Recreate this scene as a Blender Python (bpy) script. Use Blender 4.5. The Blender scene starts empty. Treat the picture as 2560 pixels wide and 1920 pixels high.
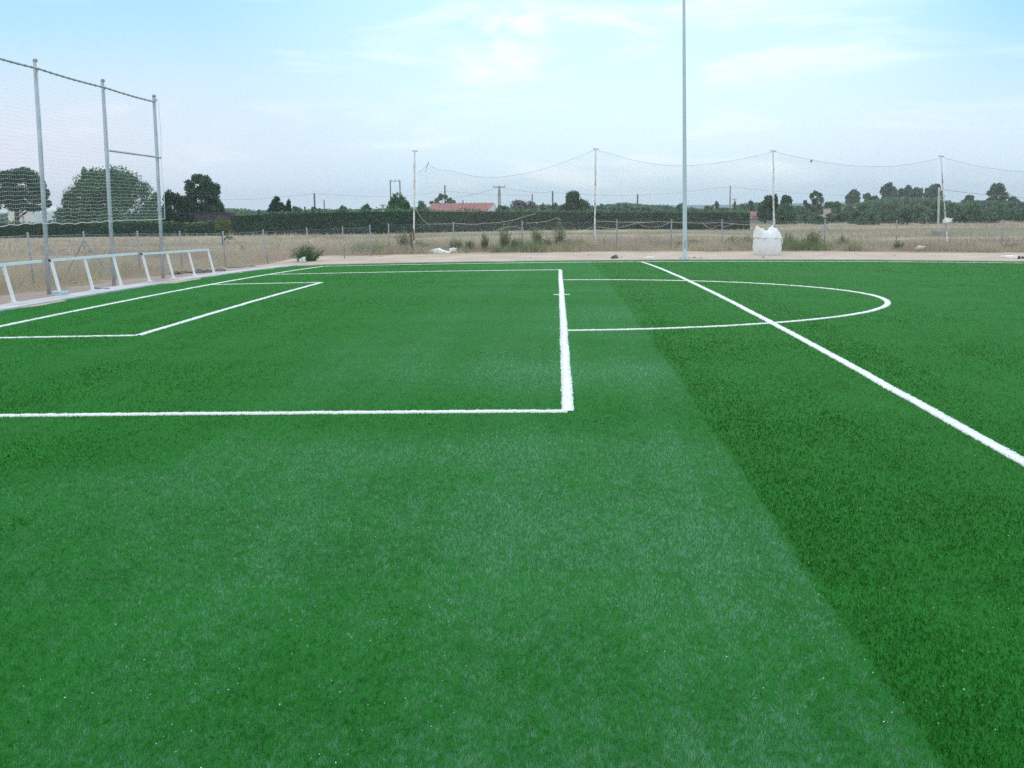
import bpy, math, random
import numpy as np
from mathutils import Vector, Matrix

rng = np.random.default_rng(7)
rnd = random.Random(11)
scene = bpy.context.scene
COL = scene.collection

# ------------------------------------------------------------------ survey
# camera pose and the gentle camber of the pitch, recovered from its markings
FPX = 2744.65
PITCH, ROLL, YAW, EYE = math.radians(9.4123), math.radians(-0.619), math.radians(2.4274), 1.83
F = np.array([-math.sin(YAW)*math.cos(PITCH), math.cos(YAW)*math.cos(PITCH), -math.sin(PITCH)])
RX = np.array([math.cos(YAW), math.sin(YAW), 0.0])
UP = np.cross(RX, F)
CR = math.cos(ROLL)*RX + math.sin(ROLL)*UP
CU = -math.sin(ROLL)*RX + math.cos(ROLL)*UP
EYEP = np.array([0.0, 0.0, EYE])

def gz(X, Y):
    X = np.asarray(X, float); Y = np.asarray(Y, float)
    return (-4.7002e-4*(np.clip(Y, 10.0565, 46.0)-10.0565)**2
            - 6.6145e-4*np.minimum(np.abs(X-1.5), 17.0)**2)

def gnd(X, Y):            # the natural ground beside the turf
    X = np.asarray(X, float); Y = np.asarray(Y, float)
    z = gz(X, Y) - 0.03
    # low rise on the right beyond the field
    z = z - 0.0058*np.maximum(Y-125.0, 0)
    z = z + 2.4*np.exp(-((X-120)/70.0)**2 - ((Y-310)/70.0)**2)
    z = z + 0.35*np.exp(-((X+19.5)/3.0)**2 - ((Y-80)/3.0)**2)
    return z

def ray(px, py):
    return F + CR*(px-1280)/FPX + CU*(960-py)/FPX

def site(px, py, fn=None):
    """ground point seen at a photo position"""
    fn = fn or gnd
    d = ray(px, py); t = 20.0
    for _ in range(300):
        p = EYEP + d*t
        t = 0.5*t + 0.5*(float(fn(p[0], p[1]))-EYE)/d[2]
    return EYEP + d*t

def at(px, py, Y):
    d = ray(px, py)
    return EYEP + d*(Y/d[1])

# ------------------------------------------------------------------ materials
def mat(name):
    m = bpy.data.materials.new(name); m.use_nodes = True
    nt = m.node_tree
    b = nt.nodes['Principled BSDF']
    return m, nt, b

def N(nt, t, **kw):
    n = nt.nodes.new(t)
    for k, v in kw.items(): setattr(n, k, v)
    return n

def ramp(nt, stops, fac):
    r = N(nt, 'ShaderNodeValToRGB')
    e = r.color_ramp.elements
    while len(e) < len(stops): e.new(0.5)
    for el, (p, c) in zip(e, stops):
        el.position = p; el.color = (*c, 1)
    nt.links.new(fac, r.inputs[0])
    return r.outputs[0]

def noise(nt, scale, detail=3, vec=None, rough=0.5):
    n = N(nt, 'ShaderNodeTexNoise')
    n.inputs['Scale'].default_value = scale; n.inputs['Detail'].default_value = detail
    n.inputs['Roughness'].default_value = rough
    if vec is not None: nt.links.new(vec, n.inputs['Vector'])
    return n.outputs['Fac']

def pos(nt):
    return N(nt, 'ShaderNodeNewGeometry').outputs['Position']

def mathn(nt, op, a, b=None, clamp=False):
    n = N(nt, 'ShaderNodeMath', operation=op); n.use_clamp = clamp
    for i, v in enumerate((a, b)):
        if v is None: continue
        if isinstance(v, (int, float)): n.inputs[i].default_value = v
        else: nt.links.new(v, n.inputs[i])
    return n.outputs[0]

def mixc(nt, fac, a, b):
    n = N(nt, 'ShaderNodeMix', data_type='RGBA')
    for s, v in ((n.inputs['Factor'], fac), (n.inputs['A'], a), (n.inputs['B'], b)):
        if isinstance(v, (int, float)): s.default_value = v
        elif isinstance(v, tuple): s.default_value = (*v, 1)
        else: nt.links.new(v, s)
    return n.outputs['Result']

def smooth(nt, v, lo, hi):
    n = N(nt, 'ShaderNodeMapRange', interpolation_type='SMOOTHSTEP')
    n.inputs['From Min'].default_value = lo; n.inputs['From Max'].default_value = hi
    nt.links.new(v, n.inputs['Value'])
    return n.outputs['Result']

def bump(nt, b, h, strength=0.4, dist=0.02):
    n = N(nt, 'ShaderNodeBump'); n.inputs['Strength'].default_value = strength
    n.inputs['Distance'].default_value = dist
    nt.links.new(h, n.inputs['Height']); nt.links.new(n.outputs[0], b.inputs['Normal'])

def plain(name, c1, c2, scale=8, rough=0.6, metal=0.0, spec=0.4, bmp=0.0, stretch=None, lim=(0.35, 0.65)):
    """two-tone worn surface"""
    m, nt, b = mat(name)
    v = pos(nt)
    if stretch:
        mp = N(nt, 'ShaderNodeMapping'); mp.inputs['Scale'].default_value = stretch
        nt.links.new(v, mp.inputs[0]); v = mp.outputs[0]
    f = noise(nt, scale, 4, v, 0.6)
    c = ramp(nt, [(lim[0], c1), (lim[1], c2)], f)
    nt.links.new(c, b.inputs['Base Color'])
    b.inputs['Roughness'].default_value = rough; b.inputs['Metallic'].default_value = metal
    b.inputs['Specular IOR Level'].default_value = spec
    if bmp: bump(nt, b, noise(nt, scale*4, 4, v), bmp, 0.01)
    return m

def toned(name, stops, rough=0.6, spec=0.25, trans=0.0):
    """colour picked per leaf / blade from its own 'tone' value"""
    m, nt, b = mat(name)
    a = N(nt, 'ShaderNodeAttribute', attribute_name='tone')
    c = ramp(nt, stops, a.outputs['Fac'])
    nt.links.new(c, b.inputs['Base Color'])
    b.inputs['Roughness'].default_value = rough
    b.inputs['Specular IOR Level'].default_value = spec
    if trans:
        t = N(nt, 'ShaderNodeBsdfTranslucent'); nt.links.new(c, t.inputs['Color'])
        mx = N(nt, 'ShaderNodeMixShader'); mx.inputs[0].default_value = trans
        out = nt.nodes['Material Output']
        nt.links.new(b.outputs[0], mx.inputs[1]); nt.links.new(t.outputs[0], mx.inputs[2])
        nt.links.new(mx.outputs[0], out.inputs[0])
    return m

M = {}
M['turf_fibre'] = toned('turf_fibre', [(0, (0.010, 0.090, 0.010)), (0.22, (0.038, 0.140, 0.006)), (0.40, (0.022, 0.178, 0.014)), (0.55, (0.050, 0.232, 0.043)), (0.68, (0.066, 0.285, 0.100)), (0.84, (0.108, 0.335, 0.165)), (1, (0.19, 0.42, 0.27))], rough=0.45, spec=0.36, trans=0.15)  # pale upper stops hold the light rolls' nap sheen as colour
M['white_fibre'] = toned('white_fibre', [(0, (0.8, 0.84, 0.84)), (1, (0.92, 0.93, 0.93))], rough=0.6, spec=0.3)
M['galv'] = plain('galvanised_steel', (0.42, 0.47, 0.54), (0.56, 0.61, 0.68), 3, 0.5, 0.25, 0.5)
M['galv_dark'] = plain('weathered_steel', (0.28, 0.31, 0.34), (0.42, 0.45, 0.48), 4, 0.6, 0.2)
M['pole_paint'] = plain('lamp_post_steel', (0.56, 0.66, 0.76), (0.63, 0.73, 0.83), 1.5, 0.5, 0.1)
M['white_paint'] = plain('white_painted_metal', (0.80, 0.83, 0.85), (0.87, 0.89, 0.9), 5, 0.4, 0, 0.5)
M['black_plastic'] = plain('black_plastic', (0.02, 0.02, 0.025), (0.04, 0.04, 0.045), 10)
M['rust_white'] = plain('flaking_white_paint', (0.30, 0.24, 0.22), (0.80, 0.80, 0.80), 3.2, 0.7, 0, 0.3, 0, (2, 2, 1), (0.34, 0.5))
M['rust'] = plain('rusty_steel', (0.13, 0.08, 0.06), (0.24, 0.17, 0.14), 8, 0.8)
def twine(name, c1, c2):
    m = plain(name, c1, c2, 3, 0.8); nt = m.node_tree; b = nt.nodes['Principled BSDF']
    t = N(nt, 'ShaderNodeBsdfTranslucent'); t.inputs['Color'].default_value = (*c2, 1)
    mx = N(nt, 'ShaderNodeMixShader'); mx.inputs[0].default_value = 0.5
    nt.links.new(b.outputs[0], mx.inputs[1]); nt.links.new(t.outputs[0], mx.inputs[2])
    nt.links.new(mx.outputs[0], nt.nodes['Material Output'].inputs[0])
    return m
M['net_white'] = twine('white_net_twine', (0.82, 0.86, 0.86), (0.9, 0.92, 0.92))
M['net_brown'] = twine('faded_net_twine', (0.50, 0.47, 0.46), (0.62, 0.59, 0.58))
M['rope'] = plain('old_rope', (0.42, 0.38, 0.35), (0.55, 0.51, 0.48), 3, 0.8)
M['concrete'] = plain('kerb_concrete', (0.46, 0.45, 0.47), (0.62, 0.61, 0.63), 2.5, 0.85, 0, 0.2, 0.3)
M['bag'] = plain('woven_bag_fabric', (0.77, 0.79, 0.82), (0.84, 0.85, 0.87), 3, 0.7, 0, 0.3, 0.15)
M['bag_liner'] = plain('white_bag_cloth', (0.88, 0.90, 0.90), (0.93, 0.94, 0.94), 3, 0.6, 0, 0.3)
M['film'] = plain('pale_plastic_film', (0.66, 0.78, 0.78), (0.82, 0.88, 0.88), 4, 0.35, 0, 0.5)
M['tub'] = plain('pale_blue_plastic', (0.45, 0.66, 0.76), (0.58, 0.76, 0.83), 4, 0.4)
M['stone'] = plain('pale_stone', (0.4, 0.34, 0.31), (0.56, 0.48, 0.44), 12, 0.9, 0, 0.2, 0.4)
M['scrap'] = plain('dark_green_scrap', (0.03, 0.06, 0.04), (0.07, 0.1, 0.07), 12, 0.7)
M['rubble'] = plain('dark_rubble', (0.08, 0.09, 0.10), (0.22, 0.21, 0.21), 9, 0.9)
M['cable'] = plain('power_cable', (0.22, 0.23, 0.25), (0.30, 0.31, 0.33), 1, 0.7)
M['wood_pole'] = plain('tarred_wood', (0.10, 0.10, 0.10), (0.20, 0.19, 0.18), 2, 0.9)
M['conc_pole'] = plain('pole_concrete', (0.26, 0.27, 0.28), (0.40, 0.40, 0.40), 1.2, 0.9)
M['roof_tile'] = plain('red_roof_tiles', (0.30, 0.14, 0.14), (0.42, 0.20, 0.19), 3, 0.9, 0, 0.2, 0.3)
M['plaster'] = plain('white_plaster', (0.70, 0.70, 0.70), (0.8, 0.8, 0.8), 2, 0.9)
M['beige_wall'] = plain('beige_wall', (0.50, 0.42, 0.36), (0.62, 0.54, 0.47), 1.5, 0.9)
M['brown_wall'] = plain('brown_screen', (0.07, 0.06, 0.07), (0.11, 0.095, 0.105), 2, 0.9)
M['dark_glass'] = plain('dark_window', (0.02, 0.025, 0.03), (0.05, 0.05, 0.06), 2, 0.2)
M['bark'] = plain('bark', (0.07, 0.055, 0.045), (0.14, 0.11, 0.09), 4, 0.9)
G1 = [(0, (0.040, 0.088, 0.060)), (0.5, (0.075, 0.155, 0.095)), (1, (0.15, 0.265, 0.135))]
M['leaf_dark'] = toned('dark_foliage', G1, 0.7, 0.2, 0.15)
M['leaf_conifer'] = toned('conifer_foliage', [(0, (0.026, 0.056, 0.046)), (0.6, (0.046, 0.092, 0.066)), (1, (0.08, 0.15, 0.09))], 0.7, 0.2, 0.1)
M['leaf_mid'] = toned('mid_green_foliage', [(0, (0.050, 0.12, 0.060)), (0.5, (0.095, 0.21, 0.10)), (1, (0.17, 0.32, 0.14))], 0.7, 0.2, 0.2)
M['leaf_olive'] = toned('grey_green_foliage', [(0, (0.075, 0.14, 0.095)), (0.5, (0.14, 0.235, 0.155)), (1, (0.23, 0.34, 0.21))], 0.7, 0.2, 0.2)
M['leaf_grey'] = toned('bare_grey_twigs', [(0, (0.12, 0.12, 0.13)), (1, (0.2, 0.2, 0.21))], 0.8, 0.1, 0.1)
M['leaf_lime'] = toned('yellow_green_foliage', [(0, (0.10, 0.15, 0.04)), (1, (0.22, 0.26, 0.09))], 0.7, 0.2, 0.3)
M['weed'] = toned('weed_foliage', [(0, (0.15, 0.22, 0.11)), (0.5, (0.26, 0.33, 0.17)), (0.8, (0.42, 0.40, 0.24)), (1, (0.46, 0.31, 0.24))], 0.7, 0.2, 0.4)
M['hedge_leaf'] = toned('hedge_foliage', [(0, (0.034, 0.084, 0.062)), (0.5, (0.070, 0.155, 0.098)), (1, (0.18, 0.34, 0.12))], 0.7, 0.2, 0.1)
M['dry'] = toned('dry_grass', [(0, (0.30, 0.24, 0.20)), (0.4, (0.49, 0.41, 0.33)), (0.75, (0.62, 0.53, 0.41)), (0.9, (0.38, 0.39, 0.25)), (1, (0.25, 0.31, 0.17))], 0.8, 0.15, 0.2)
M['mount'] = plain('blue_mountain_slope', (0.10, 0.16, 0.20), (0.14, 0.2, 0.24), 0.002, 1.0, 0, 0)

# turf backing sheet: fibre colour seen between the pile
def turf_mat():
    m, nt, b = mat('turf_backing')
    p = pos(nt)
    f1 = noise(nt, 55, 3, p, 0.7)
    f2 = noise(nt, 1.3, 4, p, 0.6)
    c = ramp(nt, [(0.3, (0.012, 0.125, 0.012)), (0.55, (0.020, 0.18, 0.024)), (0.75, (0.034, 0.23, 0.045))], f1)
    c2 = mixc(nt, smooth(nt, f2, 0.35, 0.65), c, (0.02, 0.19, 0.024))
    nt.links.new(c2, b.inputs['Base Color'])
    b.inputs['Roughness'].default_value = 0.8; b.inputs['Specular IOR Level'].default_value = 0.05
    bump(nt, b, f1, 0.8, 0.02)
    return m
M['turf'] = turf_mat()

def ground_mat():
    m, nt, b = mat('dry_ground')
    p = pos(nt)
    s = N(nt, 'ShaderNodeSeparateXYZ'); nt.links.new(p, s.inputs[0])
    big = noise(nt, 0.06, 5, p, 0.6)
    mp = N(nt, 'ShaderNodeMapping'); mp.inputs['Scale'].default_value = (0.012, 0.11, 1)
    nt.links.new(p, mp.inputs[0])
    band = noise(nt, 1.0, 4, mp.outputs[0], 0.55)
    mid = noise(nt, 0.7, 5, p, 0.65)
    fine = noise(nt, 9, 4, p, 0.7)
    straw = ramp(nt, [(0.3, (0.22, 0.185, 0.135)), (0.5, (0.37, 0.31, 0.225)), (0.7, (0.54, 0.45, 0.325))], mid)
    green = ramp(nt, [(0.3, (0.15, 0.17, 0.11)), (0.7, (0.27, 0.27, 0.17))], mid)
    brown = ramp(nt, [(0.3, (0.20, 0.16, 0.13)), (0.7, (0.32, 0.26, 0.21))], mid)
    f = mixc(nt, smooth(nt, band, 0.46, 0.58), straw, green)
    f = mixc(nt, mathn(nt, 'MULTIPLY', smooth(nt, big, 0.52, 0.66), 0.7), f, brown)
    # bare sandy soil round the pitch; its outer limit wanders with the weeds
    sand = ramp(nt, [(0.3, (0.47, 0.38, 0.315)), (0.55, (0.59, 0.485, 0.40)), (0.75, (0.70, 0.58, 0.475))], mid)
    sand = mixc(nt, mathn(nt, 'MULTIPLY', smooth(nt, fine, 0.55, 0.75), 0.45), sand, (0.34, 0.28, 0.25))
    soil = ramp(nt, [(0.3, (0.31, 0.24, 0.22)), (0.7, (0.48, 0.38, 0.34))], fine)
    wob = mathn(nt, 'MULTIPLY', mathn(nt, 'SUBTRACT', mid, 0.5), 3.0)
    yy = mathn(nt, 'ADD', s.outputs['Y'], wob)
    xx = mathn(nt, 'ADD', s.outputs['X'], mathn(nt, 'MULTIPLY', wob, 0.35))
    k = mathn(nt, 'SUBTRACT', 1.0, smooth(nt, yy, 52.6, 54.2))
    kx = smooth(nt, xx, -13.4, -12.6)
    inner = mathn(nt, 'MULTIPLY', k, kx)
    left = mathn(nt, 'SUBTRACT', 1.0, smooth(nt, s.outputs['X'], -11.2, -10.6))
    near = mathn(nt, 'SUBTRACT', 1.0, smooth(nt, yy, 40, 47))
    sand = mixc(nt, mathn(nt, 'MULTIPLY', left, near), sand, soil)
    f = mixc(nt, inner, f, sand)
    nt.links.new(f, b.inputs['Base Color'])
    b.inputs['Roughness'].default_value = 0.95; b.inputs['Specular IOR Level'].default_value = 0.1
    bump(nt, b, fine, 0.6, 0.05)
    return m
M['ground'] = ground_mat()

# ------------------------------------------------------------------ builders
ORG = {}
def tag(o, label=None, cat=None, group=None, kind=None):
    if label: o['label'] = label
    if cat: o['category'] = cat
    if group: o['group'] = group
    if kind: o['kind'] = kind
    return o

def empty(name, loc, label, cat, group=None):
    o = bpy.data.objects.new(name, None); COL.objects.link(o)
    o.location = loc; o.empty_display_size = 0.3
    ORG[o.name] = np.array(loc, float)
    return tag(o, label, cat, group)

def link(name, me, material, parent=None, origin=None):
    o = bpy.data.objects.new(name, me); COL.objects.link(o)
    me.materials.append(material)
    if parent is not None:
        o.parent = parent
        ORG[o.name] = ORG[parent.name]
    else:
        o.location = origin if origin is not None else (0, 0, 0)
        ORG[o.name] = np.array(o.location)
    return o

class MB:
    def __init__(s): s.v = []; s.f = []
    def quad(s, a, b, c, d):
        n = len(s.v); s.v += [tuple(a), tuple(b), tuple(c), tuple(d)]; s.f.append((n, n+1, n+2, n+3))
    def box(s, c, size, rot=None):
        n = len(s.v); hx, hy, hz = (q/2 for q in size)
        for dz in (-hz, hz):
            for dx, dy in ((-hx, -hy), (hx, -hy), (hx, hy), (-hx, hy)):
                p = Vector((dx, dy, dz))
                if rot: p = rot @ p
                s.v.append((c[0]+p.x, c[1]+p.y, c[2]+p.z))
        s.f += [(n+3, n+2, n+1, n), (n+4, n+5, n+6, n+7)]
        for i in range(4):
            j = (i+1) % 4; s.f.append((n+i, n+j, n+4+j, n+4+i))
    def bar(s, a, b, w, h):
        """square bar between two points"""
        a = Vector(a); b = Vector(b); d = (b-a)
        q = d.to_track_quat('Z', 'Y')
        s.box((a+b)/2, (w, h, d.length), q.to_matrix())
    def tube(s, pts, rad, sides=8, cap=True):
        pts = [Vector(p) for p in pts]
        if not hasattr(rad, '__len__'): rad = [rad]*len(pts)
        n0 = len(s.v)
        up = Vector((0, 0, 1))
        for i, p in enumerate(pts):
            t = (pts[min(i+1, len(pts)-1)]-pts[max(i-1, 0)])
            if t.length < 1e-9: t = Vector((0, 0, 1))
            t.normalize()
            a = t.cross(up if abs(t.z) < 0.95 else Vector((1, 0, 0))).normalized(); b = t.cross(a)
            for k in range(sides):
                an = 2*math.pi*k/sides
                q = p + (a*math.cos(an)+b*math.sin(an))*rad[i]
                s.v.append((q.x, q.y, q.z))
        for i in range(len(pts)-1):
            for k in range(sides):
                k2 = (k+1) % sides
                s.f.append((n0+i*sides+k, n0+i*sides+k2, n0+(i+1)*sides+k2, n0+(i+1)*sides+k))
        if cap:
            s.f.append(tuple(n0+k for k in range(sides))[::-1])
            s.f.append(tuple(n0+(len(pts)-1)*sides+k for k in range(sides)))
    def build(s, name, material, parent=None, origin=None, smooth=False):
        o0 = ORG[parent.name] if parent is not None else (np.array(origin, float) if origin is not None else np.zeros(3))
        me = bpy.data.meshes.new(name)
        me.from_pydata([(x-o0[0], y-o0[1], z-o0[2]) for x, y, z in s.v], [], s.f)
        me.update()
        if smooth: me.polygons.foreach_set('use_smooth', [True]*len(me.polygons))
        return link(name, me, material, parent, origin)

def np_mesh(name, V, k, tone, material, parent=None, origin=None, extra=None):
    """V: (n, k, 3) polygons of k corners each, one tone per polygon; extra: an MB merged in"""
    o0 = ORG[parent.name] if parent is not None else (np.array(origin, float) if origin is not None else np.zeros(3))
    n = len(V)
    co = (V.reshape(-1, 3)-o0)
    loops = np.arange(n*k, dtype=np.int32); starts = np.arange(n, dtype=np.int32)*k
    tv = np.repeat(np.asarray(tone, float), k)
    if extra is not None and extra.f:
        ev = np.array(extra.v)-o0
        base = len(co); co = np.vstack([co, ev])
        tv = np.concatenate([tv, np.full(len(ev), 0.5)])
        st = len(loops); l2 = []; s2 = []
        for f in extra.f:
            s2.append(st+len(l2)); l2 += [base+i for i in f]
        loops = np.concatenate([loops, np.array(l2, np.int32)]); starts = np.concatenate([starts, np.array(s2, np.int32)])
    me = bpy.data.meshes.new(name)
    me.vertices.add(len(co)); me.vertices.foreach_set('co', co.astype(np.float32).ravel())
    me.loops.add(len(loops)); me.loops.foreach_set('vertex_index', loops.astype(np.int32))
    me.polygons.add(len(starts)); me.polygons.foreach_set('loop_start', starts.astype(np.int32))
    a = me.attributes.new('tone', 'FLOAT', 'POINT'); a.data.foreach_set('value', tv.astype(np.float32))
    me.update(calc_edges=True); me.validate()
    return link(name, me, material, parent, origin)

def vnoise(x, y, seed=0):
    """smooth value noise on arrays"""
    def h(i, j):
        n = (i.astype(np.int64)*374761393 + j.astype(np.int64)*668265263 + seed*974711) & 0x7fffffff
        n = ((n ^ (n >> 13))*1274126177) & 0x7fffffff
        return ((n ^ (n >> 16)) & 0xffff)/65535.0
    i = np.floor(x); j = np.floor(y); fx = x-i; fy = y-j
    fx = fx*fx*(3-2*fx); fy = fy*fy*(3-2*fy)
    a = h(i, j)*(1-fx)+h(i+1, j)*fx; b = h(i, j+1)*(1-fx)+h(i+1, j+1)*fx
    return a*(1-fy)+b*fy

def leaf_quads(C, size, flat=0.0):
    n = len(C)
    a = rng.normal(size=(n, 3)); a /= np.linalg.norm(a, axis=1)[:, None]
    b = rng.normal(size=(n, 3)); b -= a*(a*b).sum(1)[:, None]; b /= np.linalg.norm(b, axis=1)[:, None]
    s = size*rng.uniform(0.6, 1.35, n)
    a *= (s*0.5)[:, None]; b *= (s*0.32)[:, None]
    V = np.empty((n, 4, 3)); V[:, 0] = C-a; V[:, 1] = C-b*0.9; V[:, 2] = C+a; V[:, 3] = C+b
    return V

# ------------------------------------------------------------------ ground and turf
def grid_obj(name, xs, ys, fn, material, kind='structure', nodraw=None):
    X, Y = np.meshgrid(xs, ys)
    Z = fn(X, Y)
    co = np.stack([X, Y, Z], -1).reshape(-1, 3)
    nx = len(xs); fs = []
    for j in range(len(ys)-1):
        for i in range(nx-1):
            a = j*nx+i; fs.append((a, a+1, a+nx+1, a+nx))
    me = bpy.data.meshes.new(name); me.from_pydata(co.tolist(), [], fs); me.update()
    me.polygons.foreach_set('use_smooth', [True]*len(me.polygons))
    o = link(name, me, material); o['kind'] = kind
    return o

def steps(*segs):
    out = []
    for a, b, s in segs: out += list(np.arange(a, b, s))
    out.append(segs[-1][1]); return np.array(out, float)

T_X0, T_X1, T_Y0, T_Y1 = -10.75, 48.0, -12.0, 45.7
gx = steps((-1500, -400, 200), (-400, -60, 20), (-60, -22, 4), (-22, 22, 1.0), (22, 60, 4), (60, 400, 15), (400, 1500, 200))
gy = steps((-400, -20, 40), (-20, 8, 4), (8, 48, 1.0), (48, 100, 4), (100, 500, 20), (500, 1700, 200))
def gnd_rough(X, Y):
    off = (X < -10.6) | (Y > 45.8)
    n = vnoise(X*0.9, Y*0.9, 5)*0.08*off*((np.abs(X) < 60) & (Y < 100))
    return gnd(X, Y) + n - 0.03*(~off)
grid_obj('ground', gx, gy, gnd_rough, M['ground'])
grid_obj('artificial_turf', steps((T_X0, T_X1, 0.75)), steps((T_Y0, 8, 2), (8, T_Y1, 0.7)), gz, M['turf'])

# pitch lines ----------------------------------------------------------------
Xb, Xg, Xga, Xd, Yn, Yan, Yaf, Ys, R = 0.0834, -9.1604, -6.1801, 3.2427, 9.5339, 15.8445, 28.6357, 42.8704, 6.1944
Yf, Ym = Yn+25.0, Yn+12.5
mk = site(1404, 737, gz)
LINES = [  # name, polyline
    ('goal_line', [(Xg, -8), (Xg, Ys)]),
    ('penalty_area_line', [(Xg, Yn), (Xb, Yn)]),
    ('penalty_area_line', [(Xb, Yn), (Xb, Yf)]),
    ('penalty_area_line', [(Xg, Yf), (Xb, Yf)]),
    ('goal_area_line', [(Xg, Yan), (Xga, Yan)]),
    ('goal_area_line', [(Xga, Yan), (Xga, Yaf)]),
    ('goal_area_line', [(Xg, Yaf), (Xga, Yaf)]),
    ('offside_line', [(Xd, -8), (Xd, Ys)]),
    ('touchline', [(Xg, Ys), (46.0, Ys)]),
    ('penalty_arc_line', [(Xb+R*math.cos(a), Ym+R*math.sin(a)) for a in np.linspace(-math.pi/2, math.pi/2, 97)]),
    ('penalty_mark', [(Xb-0.17, mk[1]), (Xb+0.17, mk[1])]),
]
HW = 0.052
def line_dist(x, y):
    d = np.full(x.shape, 9.0)
    for nm, pl in LINES:
        if nm == 'penalty_arc_line':
            q = np.abs(np.hypot(x-Xb, y-Ym)-R); q = np.where(x < Xb, 9.0, q)
            d = np.minimum(d, q)
        else:
            (x0, y0), (x1, y1) = pl
            L2 = (x1-x0)**2+(y1-y0)**2
            t = np.clip(((x-x0)*(x1-x0)+(y-y0)*(y1-y0))/L2, 0, 1)
            t2 = ((x-x0)*(x1-x0)+(y-y0)*(y1-y0))/L2
            q = np.hypot(x-x0-t*(x1-x0), y-y0-t*(y1-y0))
            d = np.minimum(d, q)
    return d

def blades(x, y, w, h, lx, ly, jitter=0.35):
    """one pointed fibre per position, leaning by (lx, ly)"""
    n = len(x)
    an = rng.uniform(0, math.pi, n)
    # fibres mostly face along the lean
    fac = rng.random(n) < 0.8
    an = np.where(fac, np.arctan2(ly, lx)+math.pi/2+rng.normal(0, 0.5, n), an)
    z = gz(x, y)
    dx, dy = np.cos(an)*w/2, np.sin(an)*w/2
    tx = x + h*(lx+rng.normal(0, jitter, n)); ty = y + h*(ly+rng.normal(0, jitter, n))
    V = np.empty((n, 3, 3))
    V[:, 0] = np.stack([x-dx, y-dy, z-0.002], -1)
    V[:, 1] = np.stack([x+dx, y+dy, z-0.002], -1)
    V[:, 2] = np.stack([tx, ty, z+h], -1)
    return V

def make_pile(n):
    u = rng.random(n); r0, r1 = 2.4, 62.0
    r = 1/(1/r0-u*(1/r0-1/r1))
    r = np.where(rng.random(n) < 0.35, r0*2.2*(r1/(r0*2.2))**u, r)
    th = rng.uniform(-math.radians(36), math.radians(36), n) - YAW
    x = r*np.sin(th); y = r*np.cos(th)
    ok = (x > T_X0) & (x < T_X1) & (y < T_Y1) & (line_dist(x, y) > HW-0.006)
    x, y, r = x[ok], y[ok], r[ok]
    # turf rolls of about 4.2 m laid along the pitch, their pile brushed in alternate ways;
    # one seam is crisp, the others were brushed over and run into each other
    wv = 0.05*(vnoise(x*0+3, y*0.8, 3)-0.5)
    def seam(c, wd): return 1/(1+np.exp(-(x+wv-c)/wd))
    wide = 0.9*(vnoise(x*0+9, y*0.15, 14)-0.5)
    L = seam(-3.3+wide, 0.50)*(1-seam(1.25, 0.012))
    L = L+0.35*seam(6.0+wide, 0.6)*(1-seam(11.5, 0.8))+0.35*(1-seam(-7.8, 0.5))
    soft = 0.6*vnoise(x*2.4, y*0.10, 21)+0.4*vnoise(x*7.0, y*0.22, 22)   # brush streaks along the roll
    edge = np.exp(-((x-1.55)/0.28)**2)*(x > 1.25)                         # flattened pile beside the crisp seam
    bands = vnoise(x*0.35+0.3*y, y*1.0, 8)                                # rolling marks across
    broad = 0.65*vnoise(x*0.16+4, y*0.42, 17)+0.35*vnoise(x*0.45, y*1.3, 18)
    calm = np.clip(8.0/r, 0.2, 1); far = np.clip(7.0/r, 0.15, 1)
    fine = vnoise(x*48, y*34, 33); fine2 = vnoise(x*120, y*80, 34); pat = vnoise(x*13, y*9, 35)
    lean = 0.02+0.30*L-0.25*(1-L)*far + (soft-0.5)*0.7*(0.4+0.6*(1-L)) + (bands-0.5)*0.6 - 0.25*edge + (fine-0.5)*0.6*calm + (broad-0.5)*0.5 + (pat-0.5)*0.35*calm
    w = np.maximum(0.0019, np.minimum(0.00062*r, 0.0035+0.00033*r))*rng.uniform(0.7, 1.3, len(x))
    h = rng.uniform(0.011, 0.020, len(x))
    lx = (vnoise(x*40, y*30, 55)-0.5)*0.9
    tone = 0.315 + 0.47*L + ((fine2-0.5)*0.42 + (fine-0.5)*0.30 + (pat-0.5)*0.10)*calm + (bands-0.5)*0.20 + (broad-0.5)*0.34 + (soft-0.5)*0.46*(1-0.3*L) - 0.08*edge + rng.normal(0, 1, len(x))*0.14*calm  # the roll term paints nap sheen into the fibre colour, lighter on light rolls
    V = blades(x, y, w, h, lx*calm, lean, 0.3*np.repeat(1, len(x))*calm)
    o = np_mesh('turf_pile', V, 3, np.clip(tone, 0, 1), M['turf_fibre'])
    tag(o, 'short green synthetic fibres covering the whole pitch', 'grass', kind='stuff')
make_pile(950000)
def crumbs(n):
    r = 1/(1/2.9-rng.random(n)*(1/2.9-1/9.0)); th = rng.uniform(-0.55, 0.55, n)-YAW
    x, y = r*np.sin(th), r*np.cos(th)
    ok = vnoise(x*1.2, y*1.2, 91) > 0.35
    x, y, r = x[ok], y[ok], r[ok]
    C = np.stack([x, y, gz(x, y)+0.021+rng.uniform(0, 0.006, len(x))], -1)
    o = np_mesh('sand_grains', leaf_quads(C, 0.0055), 4, rng.random(len(x)), M['white_fibre'])
    tag(o, 'scattered tiny white sand grains glinting on the near turf', 'sand', kind='stuff')

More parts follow.
